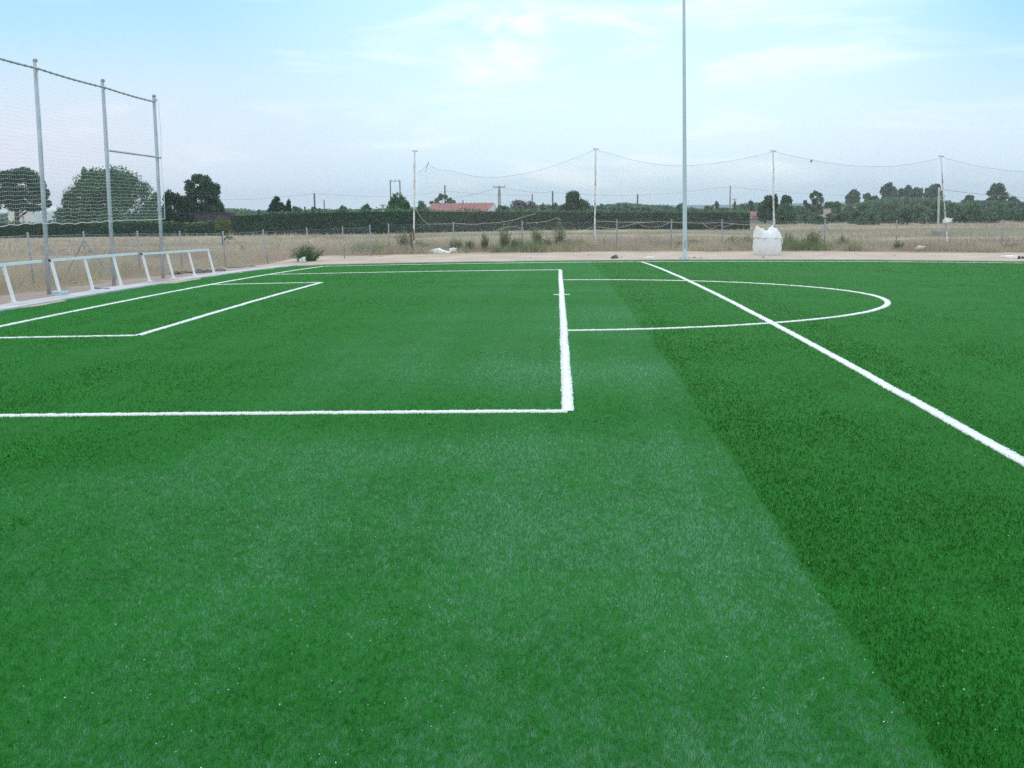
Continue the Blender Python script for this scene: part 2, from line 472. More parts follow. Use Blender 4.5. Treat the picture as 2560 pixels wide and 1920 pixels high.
def make_line(nm, pl):
    mb = MB()
    # pile bed of the line: low jagged-edged strip
    P = []
    for (a, b) in zip(pl[:-1], pl[1:]):
        L = math.hypot(b[0]-a[0], b[1]-a[1])
        s = 0.0
        while s < L:
            q = (a[0]+(b[0]-a[0])*s/L, a[1]+(b[1]-a[1])*s/L); P.append(q)
            r = max(2.5, math.hypot(*q)); s += max(0.02, 0.0028*r)
    P.append(pl[-1])
    P = np.array(P); n = len(P)
    T = np.gradient(P, axis=0) if n > 2 else np.repeat((P[1:]-P[:1]), 2, 0)
    T /= np.maximum(np.linalg.norm(T, axis=1)[:, None], 1e-9)
    Nn = np.stack([-T[:, 1], T[:, 0]], -1)
    wob = (vnoise(P[:, 0]*1.3+P[:, 1]*1.1, P[:, 0]*0+2, 77)-0.5)*0.016
    jl = HW+wob+rng.normal(0, 0.0045, n); jr = HW-wob+rng.normal(0, 0.0045, n)
    A = P+Nn*jl[:, None]; B = P-Nn*jr[:, None]
    z = gz(P[:, 0], P[:, 1])
    rr = np.hypot(P[:, 0], P[:, 1])
    top = 0.008 + rng.uniform(-0.002, 0.003, n)
    for i in range(n):
        mb.v += [(A[i, 0], A[i, 1], z[i]-0.004), (A[i, 0], A[i, 1], z[i]+top[i]), (B[i, 0], B[i, 1], z[i]+top[i]), (B[i, 0], B[i, 1], z[i]-0.004)]
    for i in range(n-1):
        a = 4*i; b = a+4
        for k in range(3): mb.f.append((a+k, b+k, b+k+1, a+k+1))
    # white fibres
    L = np.linalg.norm(np.diff(P, axis=0), axis=1); cum = np.concatenate([[0], np.cumsum(L)])
    segw = L/np.maximum(rr[:-1], 3.0)**2; cs = np.cumsum(segw)
    m = int(min(30000, max(60, cs[-1]*30000)))
    pick = np.searchsorted(cs, rng.random(m)*cs[-1]); t = rng.random(m)
    c = P[pick]*(1-t)[:, None]+P[pick+1]*t[:, None]
    off = rng.uniform(-HW, HW, m)
    q = c+Nn[pick]*off[:, None]
    rr2 = np.hypot(q[:, 0], q[:, 1])
    w = np.maximum(0.0035, 0.0011*rr2)*rng.uniform(0.7, 1.4, m); h = rng.uniform(0.012, 0.023, m)
    V = blades(q[:, 0], q[:, 1], w, h, rng.normal(0, 0.25, m), rng.normal(0, 0.25, m), 0.3)
    o = np_mesh(nm, V, 3, rng.random(m), M['white_fibre'], extra=mb)
    o['kind'] = 'structure'
crumbs(1500)
for nm, pl in LINES: make_line(nm, pl)

# kerbs -----------------------------------------------------------------------
def strip(name, xy0, xy1, h0, material):
    """low kerb slab with a rough arris following the ground"""
    mb = MB(); (xa, ya), (xb, yb) = xy0, xy1
    along_y = (yb-ya) > (xb-xa)
    n = int(max(yb-ya, xb-xa)/0.5)
    for i in range(n+1):
        t = i/n
        if along_y:
            y = ya+(yb-ya)*t; pr = [(xa, y), (xb, y)]
        else:
            x = xa+(xb-xa)*t; pr = [(x, ya), (x, yb)]
        j = rnd.uniform(-0.006, 0.006)
        zz = [float(gz(*p)) for p in pr]
        mb.v += [(pr[0][0], pr[0][1], zz[0]-0.15), (pr[0][0]+j, pr[0][1]+j*0, zz[0]+h0), (pr[1][0]+j, pr[1][1], zz[1]+h0), (pr[1][0], pr[1][1], zz[1]-0.15)]
    for i in range(n):
        a = 4*i; b = a+4
        for k in range(3): mb.f.append((a+k, a+k+1, b+k+1, b+k))
    mb.f += [(0, 1, 2, 3), (4*n+3, 4*n+2, 4*n+1, 4*n)]
    o = mb.build(name, material); o['kind'] = 'structure'
    return o
strip('kerb', (-11.48, -8), (-10.752, 45.2), 0.035, M['concrete'])
strip('kerb', (-10.6, 45.702), (48, 45.85), 0.03, M['concrete'])

# ------------------------------------------------------------------ white railings on the kerb
RAIL_X = -11.56
def railing(ys, yend0, yend1, label, has_first_plug, H=0.80):
    zb = lambda y: float(gz(RAIL_X, y))+0.03
    base = (RAIL_X, yend0, zb(yend0))
    r = empty('railing', base, label, 'railing', 'white tube railings behind the goal line')
    LEAN = -0.17
    mb = MB()
    a = (RAIL_X+LEAN, yend0, zb(yend0)+H); b = (RAIL_X+LEAN, yend1, zb(yend1)+H)
    mb.bar(a, b, 0.058, 0.058); mb.build('top_rail', M['white_paint'], r)
    if has_first_plug:
        mb = MB(); mb.tube([(a[0], a[1]-0.03, a[2]), (a[0], a[1]+0.004, a[2])], 0.031, 10); mb.build('end_plug', M['black_plastic'], r)
    for y in ys:
        mb = MB()
        mb.bar((RAIL_X, y, zb(y)-0.03), (RAIL_X+LEAN*0.97, y, zb(y)+H-0.03), 0.056, 0.056)
        mb.build('post', M['white_paint'], r)
        f = MB(); f.box((RAIL_X, y, zb(y)+0.006), (0.15, 0.15, 0.012)); f.build('foot_plate', M['white_paint'], r)
railing([19.0, 20.95, 22.9], 17.1, 24.62, 'white tube railing cut by the left edge of the photo', False)
railing([25.12, 26.93, 28.72], 25.06, 30.36, 'white tube railing with a pale tub at its first leaning post', True)
railing([30.78, 32.74, 34.7, 36.68], 30.72, 36.72, 'white tube railing closed by a post at its far end, with four leaning posts', True, 0.775)

# ------------------------------------------------------------------ ball-stop net behind the goal
def ball_stop():
    pl = [((123, 740), (88, 153)), ((285, 717), (257, 203)), ((408, 699.5), (385, 241))]
    root = empty('ball_stop_net', (-11.85, 28.7, float(gz(-11.85, 28.7))), 'tall steel posts carrying a white ball-stop net behind the railings', 'ball net')
    tops = []; bots = []
    for (b, t) in pl:
        p = site(*b); p[0] = p[0]; q = at(t[0], t[1], p[1]); bots.append(p); tops.append(q)
    d = tops[0]-tops[1]
    tops.insert(0, tops[0]+d*1.02); bots.insert(0, bots[0]+(bots[0]-bots[1])*1.02)
    bots[0][2] = float(gz(bots[0][0], bots[0][1]))
    for p, q in zip(bots, tops):
        mb = MB(); mb.tube([p-np.array([0, 0, 0.1]), p*0.5+q*0.5, q], 0.052, 12); o = mb.build('pole', M['galv'], root, smooth=True)
        c = MB(); c.tube([q, q+np.array([0, 0, 0.05])], [0.06, 0.045], 12); c.build('cap', M['galv_dark'], root)
    # wavy top pipe with the net lashed to it
    mb = MB(); pts = []
    for i in range(3):
        for k in range(24):
            t = k/24; p = tops[i]*(1-t)+tops[i+1]*t
            pts.append(p+np.array([0.06, 0, -0.17-0.02*math.sin(math.pi*t)]))
    pts.append(tops[3]+np.array([0.06, 0, -0.10]))
    mb.tube(pts, 0.023, 8)
    for i, p in enumerate(pts[::2]):
        mb.tube([p+np.array([0, -0.03, 0]), p+np.array([0, 0.03, 0])], 0.031, 6)
    mb.build('top_rail', M['galv_dark'], root)
    mb = MB(); a = at(257, 375, bots[2][1]); b = at(397, 394, bots[3][1]+0.1)
    a = a+np.array([0.06, 0, 0]); b = b+np.array([0.06, 0, 0]); mb.tube([a, b], 0.03, 8); mb.build('crossbar', M['galv'], root)
    # net: square mesh hung in front of the posts
    y0, y1 = bots[0][1], bots[3][1]+0.12
    zt = lambda y: np.interp(y, [b[1] for b in bots], [t[2] for t in tops])-0.17
    xt = lambda y: np.interp(y, [b[1] for b in bots], [t[0] for t in tops])
    xb = lambda y: np.interp(y, [b[1] for b in bots], [t[0] for t in bots])
    cell = 0.088
    def netp(y, v):          # v = 0 top .. 1 bottom
        y = np.asarray(y, float); v = np.asarray(v, float)
        t = zt(y); z_b = 1.44+0.015*np.sin(y*1.3+0.6)+0.02*(vnoise(y*1.7, y*0, 4)-0.5)+0.012*np.sin(y*9)*(y < 30)
        hgt = t*(1-v)+z_b*v
        hgt = hgt+0.03*(vnoise(y*1.1, v*3, 12)-0.5)*np.sin(math.pi*np.clip(v, 0, 1))
        x = xt(y)*(1-v)+(xb(y)*0.25+xt(y)*0.75)*v+0.085+0.05*(vnoise(y*0.8, v*4, 9)-0.5)*np.minimum(1, v*3)
        return np.stack([x, y, hgt], -1)
    nb = MB()
    rows = int((zt((y0+y1)/2)-1.44)/cell)
    ysamp = np.linspace(y0, y1, 110)
    for r in range(rows+1):
        P = netp(ysamp, np.full(110, r/rows)); nb.tube(P, 0.0009+0.0020*(r/rows)**1.1, 3, False)
    vs = np.linspace(0, 1, 14)
    for y in np.arange(y0, y1, cell):
        P = netp(np.full(14, y), vs); nb.tube(P, [0.0005+0.0007*v for v in vs], 3, False)
    nb.build('net', M['net_white'], root)
    eb = MB(); eb.tube(netp(np.linspace(y0, y1, 220), np.full(220, 1.0)), 0.009, 5)
    eb.tube(netp(np.full(20, y1), np.linspace(0, 1, 20)), 0.007, 5); eb.build('edge_rope', M['net_white'], root)
ball_stop()

# ------------------------------------------------------------------ lamp post
def lamp_post():
    b = site(1712.4, 648, gz); q = at(1709.8, 0, b[1])
    d = (q-b)/(q[2]-b[2])
    root = empty('floodlight_pole', b, 'tall pale grey floodlight mast standing at the far edge of the pitch', 'floodlight')
    top = b+d*16.0
    w0 = 10.6*b[1]/FPX/2*1.05      # radius at base
    mb = MB()
    pts = [b+d*h for h in (0, 0.06, 1, 4, 8, 12, 16)]
    rad = [w0*(1-0.6*h/16) for h in (0, 0.06, 1, 4, 8, 12, 16)]
    mb.tube(pts, rad, 12); mb.build('shaft', M['pole_paint'], root)
    mb = MB(); mb.box(b+np.array([0, 0, 0.012]), (0.5, 0.5, 0.03)); 
    for sx in (-1, 1):
        for sy in (-1, 1): mb.tube([b+np.array([sx*.19, sy*.19, 0.02]), b+np.array([sx*.19, sy*.19, 0.09])], 0.018, 6)
    mb.build('base_plate', M['galv_dark'], root)
    mb = MB(); mb.box(b+d*0.62+np.array([0, -w0*0.98, 0]), (0.12, 0.03, 0.34)); mb.build('hatch', M['galv'], root)
    mb = MB(); mb.tube([b+d*0.95, b+d*0.99], w0*1.05, 12); mb.build('collar', M['pole_paint'], root)
    mb = MB(); mb.bar(top+np.array([-1.2, 0, 0.05]), top+np.array([1.2, 0, 0.05]), 0.1, 0.1); mb.build('lamp_bracket', M['galv'], root)
    for s in (-1, 0, 1):
        mb = MB(); c = top+np.array([s*0.9, -0.25, -0.1])
        mb.box(c, (0.55, 0.25, 0.45), Matrix.Rotation(math.radians(35), 3, 'X')); mb.build('lamp_head', M['galv_dark'], root)
lamp_post()

# ------------------------------------------------------------------ old net on rusty white posts beyond the touchline
def far_net():
    posts = [((1033, 621), (1037, 378)), ((1487, 626), (1489, 373)), ((1936, 622), (1933, 378)), ((2371, 624), (2352, 391)), ((2800, 628), (2800, 396))]
    YN = 55.0
    root = empty('old_net', (2.0, YN, float(gnd(2.0, YN))), 'sagging faded diamond-mesh net hung on rusty white posts beyond the touchline', 'ball net')
    B = []; T = []
    for i, (b, t) in enumerate(posts):
        p = at(b[0], b[1], YN); p[2] = float(gnd(p[0], p[1]))-0.1; q = at(t[0], t[1], YN); B.append(p); T.append(q)
        mb = MB()
        k = [p*(1-s)+q*s + np.array([rnd.uniform(-.012, .012), 0, 0]) for s in np.linspace(0, 1, 7)]
        mb.tube(k, 0.044 if i < 3 else 0.034, 8)
        o = mb.build('pole', M['rust_white'], root, smooth=True)
        c = MB(); c.bar(q+np.array([-0.13, 0, 0.02]), q+np.array([0.15, 0, -0.0]), 0.05, 0.04); c.build('top_hook', M['galv_dark'], root)
        if i == 0:
            s = MB(); s.tube([p+np.array([-0.03, -0.06, 0]), p+np.array([-0.10, -0.06, 1.15])], 0.06, 8); s.build('splint', M['rust'], root)
            s = MB(); s.tube([p+np.array([0.07, -0.05, 0.8]), p+np.array([0.03, -0.05, 1.35])], 0.04, 7); s.build('splint', M['rust'], root)
    def curve(px):   # polyline of photo points on the net plane
        return np.array([at(x, y, YN) for x, y in px])
    panels = [
        (curve([(1040, 434), (1055, 426), (1066, 414), (1073, 407), (1078, 416), (1095, 424), (1130, 428), (1165, 437), (1205, 443), (1250, 443), (1300, 436), (1350, 425), (1400, 409), (1445, 392), (1487, 375)]),
         curve([(1040, 566), (1060, 574), (1100, 577), (1160, 575), (1240, 576), (1300, 577), (1370, 575), (1430, 576), (1487, 572)])),
        (curve([(1490, 375), (1530, 385), (1580, 400), (1640, 411), (1700, 415), (1760, 412), (1830, 402), (1890, 390), (1933, 380)]),
         curve([(1490, 574), (1510, 570), (1545, 566), (1570, 571), (1600, 560), (1640, 568), (1675, 557), (1720, 557), (1750, 562), (1775, 572), (1800, 560), (1860, 563), (1933, 558)])),
        (curve([(1936, 380), (1990, 392), (2050, 404), (2110, 413), (2170, 417), (2230, 416), (2290, 408), (2350, 396)]),
         curve([(1936, 558), (2000, 566), (2080, 556), (2160, 564), (2250, 556), (2320, 566), (2366, 556)])),
        (curve([(2354, 394), (2400, 405), (2450, 417), (2520, 427), (2600, 430), (2800, 400)]),
         curve([(2368, 558), (2420, 572), (2480, 578), (2560, 580), (2700, 576), (2800, 560)])),
    ]
    for i, (top, bot) in enumerate(panels):
        u0, u1 = top[0][0], top[-1][0]
        tz = lambda x: np.interp(x, top[:, 0], top[:, 2]); bz = lambda x: np.interp(x, bot[:, 0], bot[:, 2])
        nb = MB(); s = 0.155; W = u1-u0; Hn = 4.2; rise = 1.12
        for sg in (1, -1):
            x = u0-Hn/rise
            while x < u1+Hn/rise:
                # diagonal in the unstretched net: x moves, v runs 0..1
                vs = np.linspace(0, 1, 15); xs = x+sg*(vs-0.5)*Hn/rise+(sg < 0)*0.0
                ok = (xs >= u0) & (xs <= u1)
                xs, v2 = xs[ok], vs[ok]
                if len(xs) > 1:
                    sagx = xs
                    z = tz(sagx)*(1-v2)+bz(sagx)*v2
                    yb = YN-0.08+0.12*(vnoise(xs*0.7, v2*3, 40+i)-0.5)*2*np.sin(math.pi*v2)
                    nb.tube(np.stack([xs, yb, z], -1), 0.0022, 3, False)
                x += s
        nb.build('net', M['net_brown'], root)
        rb = MB()
        rb.tube([p+np.array([0, -0.08, 0]) for p in top], 0.006, 4)
        rb.build('top_rope', M['net_brown'], root)
    ropes = [
        [(1040, 520), (1046, 533), (1056, 547), (1070, 560), (1092, 560), (1150, 559), (1185, 562), (1210, 558), (1250, 556), (1290, 549), (1316, 540), (1340, 534)],
        [(1240, 576), (1265, 568), (1290, 566), (1310, 572)],
        [(1316, 558), (1345, 556), (1372, 552), (1395, 544)],
        [(1490, 566), (1520, 571), (1543, 570), (1560, 566), (1590, 558), (1640, 554), (1680, 556), (1720, 557), (1760, 558), (1800, 556), (1860, 562), (1900, 562), (1933, 556)],
        [(1490, 552), (1540, 555), (1620, 556)],
        [(1600, 562), (1620, 568), (1650, 567), (1675, 556)],
        [(1755, 558), (1768, 568), (1780, 572), (1795, 563), (1812, 567), (1830, 560)],
        [(1440, 578), (1465, 573), (1487, 566)],
    ]
    for r in ropes:
        mb = MB(); pp = curve(r); mb.tube(pp+np.array([0, -0.14, 0]), 0.012, 5); mb.build('rope', M['rope'], root)
    mb = MB(); mb.tube(curve([(1072, 405), (1068, 416), (1064, 430)])+np.array([0, -.1, 0]), 0.02, 5); mb.build('rope', M['net_brown'], root)
    # white sack snagged low on the leaning post
    c = at(2368, 553, YN)
    tag(sack('plastic_bag', c, 0.42, 0.30, 'white plastic bag snagged halfway up the leaning net post', 'bag'))
def lump(mb, c, rx, ry, rz, n1=10, n2=14, seed=1, amp=0.25, flat=None):
    n0 = len(mb.v); r = random.Random(seed)
    ph = [r.uniform(0, 6.28) for _ in range(6)]
    for i in range(n1+1):
        a = math.pi*i/n1
        for j in range(n2):
            b = 2*math.pi*j/n2
            k = 1+amp*(math.sin(3*b+ph[0]+2*a)*0.4+math.sin(5*b+ph[1])*0.25*math.sin(a)+math.sin(4*a+ph[2]+b)*0.35)
            z = math.cos(a)*rz*k
            if flat is not None: z = max(z, flat)
            mb.v.append((c[0]+math.sin(a)*math.cos(b)*rx*k, c[1]+math.sin(a)*math.sin(b)*ry*k, c[2]+z))
    for i in range(n1):
        for j in range(n2):
            j2 = (j+1) % n2
            mb.f.append((n0+i*n2+j, n0+(i+1)*n2+j, n0+(i+1)*n2+j2, n0+i*n2+j2))
def sack(name, c, w, h, label, cat, material=None, seed=3):
    mb = MB(); lump(mb, c, w/2, 0.12, h/2, seed=seed, amp=0.35)
    # two torn corners
    mb.tube([c, c+np.array([w*0.4, -0.02, h*0.3]), c+np.array([w*0.62, -0.03, h*0.45])], [0.10, 0.06, 0.012], 6)
    mb.tube([c, c+np.array([-w*0.3, -0.02, -h*0.2]), c+np.array([-w*0.5, -0.03, -h*0.1])], [0.10, 0.05, 0.012], 6)
    o = mb.build(name, material or M['film'], origin=tuple(c), smooth=True)
    return tag(o, label, cat)
far_net()

# ------------------------------------------------------------------ wire fences
def wire_fence(pts, label, braces=(), H=1.5, top_out=()):
    base = pts[len(pts)//2]
    root = empty('wire_fence', (base[0], base[1], float(gnd(base[0], base[1]))), label, 'fence')
    tops = []
    for i, (x, y, lean) in enumerate(pts):
        z = float(gnd(x, y)); t = np.array([x+lean, y, z+H]); tops.append(t)
        mb = MB(); mb.tube([(x, y, z-0.1), t], 0.027, 8); mb.build('post', M['galv_dark'], root, smooth=True)
        mb = MB(); mb.tube([t, t+np.array([0, 0, 0.03])], [0.038, 0.02], 8); mb.build('post_cap', M['galv'], root)
        if i in braces:
            for s in (-1, 1):
                q = np.array([x+s*0.85, y+0.03*s, float(gnd(x+s*0.85, y))-0.05])
                mb = MB(); mb.tube([q, np.array([x+lean*0.8, y, z+H*0.86])], 0.022, 7); mb.build('brace', M['galv_dark'], root)
    wb = MB()
    for (x0, y0, l0), (x1, y1, l1) in zip(pts[:-1], pts[1:]):
        a = np.array([x0, y0, float(gnd(x0, y0))]); b = np.array([x1, y1, float(gnd(x1, y1))])
        L = np.linalg.norm(b-a); 
        def P(s, h): 
            t = s/L; base = a*(1-t)+b*t
            return base+np.array([(l0*(1-t)+l1*t)*h/H, 0, h-0.02*math.sin(math.pi*t)*(h/H)])
        n = int(L/0.11)
        for sg in (1, -1):
            for i in range(-14, n+14):
                s0 = i*0.11; s1 = s0+sg*(H-0.08)
                h0, h1 = 0.04, H-0.05
                for lim in (0.0, L):
                    pass
                c0 = min(max(s0, 0), L); c1 = min(max(s1, 0), L)
                if abs(s1-s0) < 1e-6 or (c0 == c1): continue
                ha = h0+(h1-h0)*(c0-s0)/(s1-s0); hb = h0+(h1-h0)*(c1-s0)/(s1-s0)
                wb.tube([P(c0, ha), P(c1, hb)], 0.0010, 3, False)
        for hh in (0.08, H*0.5, H-0.05):
            wb.tube([P(L*k/6, hh) for k in range(7)], 0.0019, 4, False)
    wb.build('wire_mesh', M['galv'], root)
lf = [(-14.55, 22.4, -0.05), (-14.5, 26.2, 0.0), (-14.45, 29.8, -0.06), (-14.4, 33.2, -0.03), (-14.3, 37.2, 0), (-14.2, 41.2, -0.02), (-13.75, 45.2, -0.04), (-12.75, 48.2, -0.17), (-11.2, 49.6, -0.1), (-9.85, 50.8, -0.06), (-8.9, 52.6, -0.04)]
wire_fence(lf, 'grey wire fence on thin posts in the tall dry grass left of the pitch', braces=(3,))
ff = [(-8.7, 55.9, 0)] 
wx = [site(px, 624)[0] for px in (1541, 1677, 1804, 1935, 2062, 2242, 2500)]
xs_ = [-8.6, -5.3, -1.8] + [at(px, 620, 56.2)[0] for px in (1541, 1677, 1804, 1935, 2062, 2242, 2375, 2502, 2640)]
ff = [(x, 56.2+0.1*math.sin(i), rnd.uniform(-.03, .03)) for i, x in enumerate(xs_)]
wire_fence(ff, 'grey wire fence on thin posts running along the weeds behind the sandy strip', braces=(7,))

# ------------------------------------------------------------------ big bag
def big_bag():
    b = site(1917, 637)
    root = empty('bulk_bag', b, 'big white woven bulk bag standing open on the sandy strip', 'bag')
    w, d, h = 0.98, 0.88, 0.80
    rot = Matrix.Rotation(math.radians(20), 3, 'Z')
    mb = MB(); NX, NZ = 40, 12
    for k in range(NZ+1):
        t = k/NZ
        bulge = 1+0.07*math.sin(math.pi*min(1, t*1.1))-0.02*(t > 0.95)-0.03*(1-t)**4
        for i in range(NX):
            a = 2*math.pi*i/NX; c, s = math.cos(a), math.sin(a)
            e = 0.22
            x = math.copysign(abs(c)**e, c)*w/2*bulge; y = math.copysign(abs(s)**e, s)*d/2*bulge
            wr = 0.012*math.sin(9*a+t*7)+0.008*math.sin(17*a-t*11)
            p = rot @ Vector((x*(1+wr), y*(1+wr), t*h))
            mb.v.append((b[0]+p.x, b[1]+p.y, b[2]+p.z))
    for k in range(NZ):
        for i in range(NX):
            j = (i+1) % NX; mb.f.append((k*NX+i, k*NX+j, (k+1)*NX+j, (k+1)*NX+i))
    mb.f.append(tuple(NZ*NX+i for i in range(NX)))
    mb.build('body', M['bag'], root, smooth=True)
    # seam tapes on the corners
    for i, (sx, sy) in enumerate(((-1, -1), (1, -1), (1, 1), (-1, 1))):
        mb = MB()
        pts = []
        for k in range(9):
            t = k/8; bu = 1+0.07*math.sin(math.pi*min(1, t*1.1))
            p = rot @ Vector((sx*w/2*bu*0.90, sy*d/2*bu*0.90, t*h)); pts.append((b[0]+p.x, b[1]+p.y, b[2]+p.z))
        mb.tube(pts, 0.014, 6); mb.build('seam', M['bag_liner'], root)
    # slack top cloth heaped over the mouth: sharp left corner, sagging middle, right hump
    mb = MB(); NX, NY = 56, 22
    px_ = [-0.60, -0.575, -0.55, -0.50, -0.40, -0.25, -0.08, 0.03, 0.12, 0.20, 0.25, 0.32, 0.42, 0.52, 0.57, 0.60]
    pz_ = [0.02, 0.30, 0.50, 0.47, 0.40, 0.34, 0.28, 0.29, 0.36, 0.46, 0.48, 0.43, 0.40, 0.32, 0.18, 0.02]
    for i in range(NX+1):
        u = -0.60+1.20*i/NX; top = float(np.interp(u, px_, pz_))
        for k in range(NY+1):
            v = -1+2*k/NY
            zz = top*max(0.0, 1-abs(v)**2.6)**0.55
            yy = v*d*0.50*(1-0.18*zz)+0.03*math.sin(9*u+4*v)
            zz *= 1.08+0.07*math.sin(11*u+6*v)+0.05*math.sin(23*u-9*v)
            xx = u*0.86-0.10*zz*(u < 0)+0.03*zz*(u > 0)+0.02*math.sin(8*v+3*u)
            p2 = rot @ Vector((xx, yy, 0)); mb.v.append((b[0]+p2.x, b[1]+p2.y, b[2]+h-0.03+zz))
    for i in range(NX):
        for k in range(NY):
            q = i*(NY+1)+k; mb.f.append((q, q+NY+1, q+NY+2, q+1))
    mb.build('top_cloth', M['bag_liner'], root, smooth=True)
    for sx in (-1, 1):
        p = rot @ Vector((sx*w*0.47, -d*0.47, h)); q = np.array([b[0]+p.x, b[1]+p.y, b[2]+h])
        mb = MB(); mb.tube([q+np.array([0, 0, -0.15]), q+np.array([sx*0.05, -0.03, 0.05]), q+np.array([sx*0.07, -0.04, -0.12]), q+np.array([sx*0.045, -0.03, -0.3])], 0.018, 5)
        mb.build('lifting_loop', M['bag_liner'], root)
big_bag()

# ------------------------------------------------------------------ small litter
def tub(px, py, w, d, h, label, material, goods=False):
    b = site(px, py)
    r = empty('tub', b, label, 'tub')
    mb = MB()
    n = 24
    prof = [(0.82, 0.0), (0.86, 0.02), (0.97, h-0.02), (1.03, h-0.01), (1.03, h), (0.93, h), (0.88, h*0.3), (0.0, h*0.28)]
    for (k, z) in prof:
        for i in range(n):
            a = 2*math.pi*i/n; c, s = math.cos(a), math.sin(a)
            mb.v.append((b[0]+math.copysign(abs(c)**0.5, c)*w/2*k, b[1]+math.copysign(abs(s)**0.5, s)*d/2*k, b[2]+z))
    for q in range(len(prof)-1):
        for i in range(n):
            j = (i+1) % n; mb.f.append((q*n+i, q*n+j, (q+1)*n+j, (q+1)*n+i))
    mb.build('shell', material, r, smooth=True)
    mb = MB(); mb.tube([(b[0]-w*0.45, b[1]-d*0.5, b[2]+h*0.9), (b[0]-w*0.2, b[1]-d*0.56, b[2]+h*0.55), (b[0]+w*0.2, b[1]-d*0.56, b[2]+h*0.55), (b[0]+w*0.45, b[1]-d*0.5, b[2]+h*0.9)], 0.008, 5); mb.build('handle', M['white_paint'], r)
    return b
tub(152, 744, 0.32, 0.28, 0.15, 'pale blue oblong tub set down at the foot of a railing post', M['tub'])
p = tub(757, 659.5, 0.30, 0.28, 0.16, 'small round tub heaped with white things by the corner bush', M['tub'])
for i, (dx, dz, r_) in enumerate(((-0.09, 0.17, 0.055), (0.02, 0.24, 0.045), (0.09, 0.25, 0.045), (0.06, 0.16, 0.05))):
    mb = MB(); c = (p[0]+dx, p[1], p[2]+dz); lump(mb, c, r_, r_, r_*1.1, 8, 10, seed=i, amp=0.3)
    tag(mb.build('rag', M['bag_liner'], origin=c, smooth=True), ['white crumpled rag at the left of the heap in the small tub', 'white rag peaking in the middle of the tub heap', 'topmost white rag at the right of the tub heap', 'white rag low at the front right of the tub heap'][i], 'rag', 'rags heaped in the small tub')

def rod(px0, py0, px1, py1, r, label, material, name='metal_rod', cat='rod', lift=0.05):
    a = site(px0, py0); b = site(px1, py1)
    mb = MB(); mb.tube([a+np.array([0, 0, lift]), a*0.5+b*0.5+np.array([0, 0, lift]), b+np.array([0, 0, lift])], r, 7)
    return tag(mb.build(name, material, origin=tuple(a), smooth=True), label, cat)
rod(233, 725, 272, 729, 0.03, 'dark grey metal rod lying across the kerb by the railing', M['galv_dark'], lift=0.07)
rod(255, 724.5, 316, 724.0, 0.018, 'thin white strip lying on the kerb beside the dark rod', M['white_paint'], 'plastic_strip', 'strip', lift=0.06)
def rock(px, py, w, h, label, material, name='rock', cat='rock', seed=1, group=None):
    b = site(px, py); mb = MB(); lump(mb, (b[0], b[1], b[2]+h*0.3), w/2, w*0.4, h*0.7, 7, 10, seed, 0.35, flat=-h*0.4)
    return tag(mb.build(name, material, origin=tuple(b)), label, cat, group)
rock(187, 712, 0.17, 0.13, 'pale rounded stone on the dirt behind the first railing gap', M['stone'])
for i, (px, py, w, h, lb) in enumerate([
    (352, 692, 0.35, 0.09, 'low brown lump of rubble just behind the leaning white posts'),
    (440, 689, 0.45, 0.14, 'dark rubble lump between the last two railing posts'),
    (462, 686, 0.4, 0.12, 'dark rubble heap left of the last railing post'),
    (497, 685, 0.55, 0.16, 'dark rubble heap beside the end railing post'),
    (520, 684, 0.35, 0.14, 'blackish rubble lump at the foot of the end railing post'),
    (548, 680, 0.5, 0.12, 'dark rubble lump right of the end railing post'),
    (590, 673, 0.8, 0.10, 'long low dark rubble beside the kerb beyond the railings'),
    (625, 670, 0.6, 0.09, 'grey rubble strip near the far end of the kerb'),
    (422, 695, 0.3, 0.08, 'small brown clod beside the kerb under the railing')]):
    rock(px, py, w, h, lb, M['rubble'] if i not in (0, 8) else M['stone'], 'rubble', 'rubble', 10+i, 'rubble lumps beside the kerb')
for i, (px, py, w, h, lb) in enumerate([
    (953, 645, 0.36, 0.07, 'dark green rag lying on the sand near the far left corner'),
    (1473, 640, 0.18, 0.06, 'small dark green scrap on the sand left of the middle net post'),
    (1495, 632, 0.34, 0.06, 'long green scrap on the sand at the foot of the net post'),
    (1327, 647, 0.10, 0.06, 'small black clod on the sand near the turf edge'),
    (1314, 651, 0.09, 0.05, 'black clod touching the far turf edge'),
    (1538, 648, 0.34, 0.17, 'dark pointed heap of offcuts at the far turf edge'),
    (1554, 646, 0.20, 0.06, 'dark offcut just right of the pointed heap'),
    (1596, 646, 0.34, 0.05, 'flat dark strip on the sand left of the floodlight mast'),
    (1730, 631, 0.34, 0.05, 'dark flat scrap on the sand right of the mast'),
    (1735, 647, 0.18, 0.07, 'dark rubble at the right foot of the mast'),
    (1752, 647.5, 0.22, 0.06, 'dark rubble a little right of the mast foot'),
    (1908, 645, 0.12, 0.06, 'small black clod on the sand before the bulk bag'),
    (2236, 641, 0.10, 0.05, 'tiny dark clod alone on the sand at the right')]):
    rock(px, py, w, h, lb, M['scrap'] if i in (0, 1, 2) else M['rubble'], 'scrap' if i in (0, 1, 2) else 'clod', 'scrap' if i in (0, 1, 2) else 'clod', 40+i, 'dark scraps on the sandy strip')

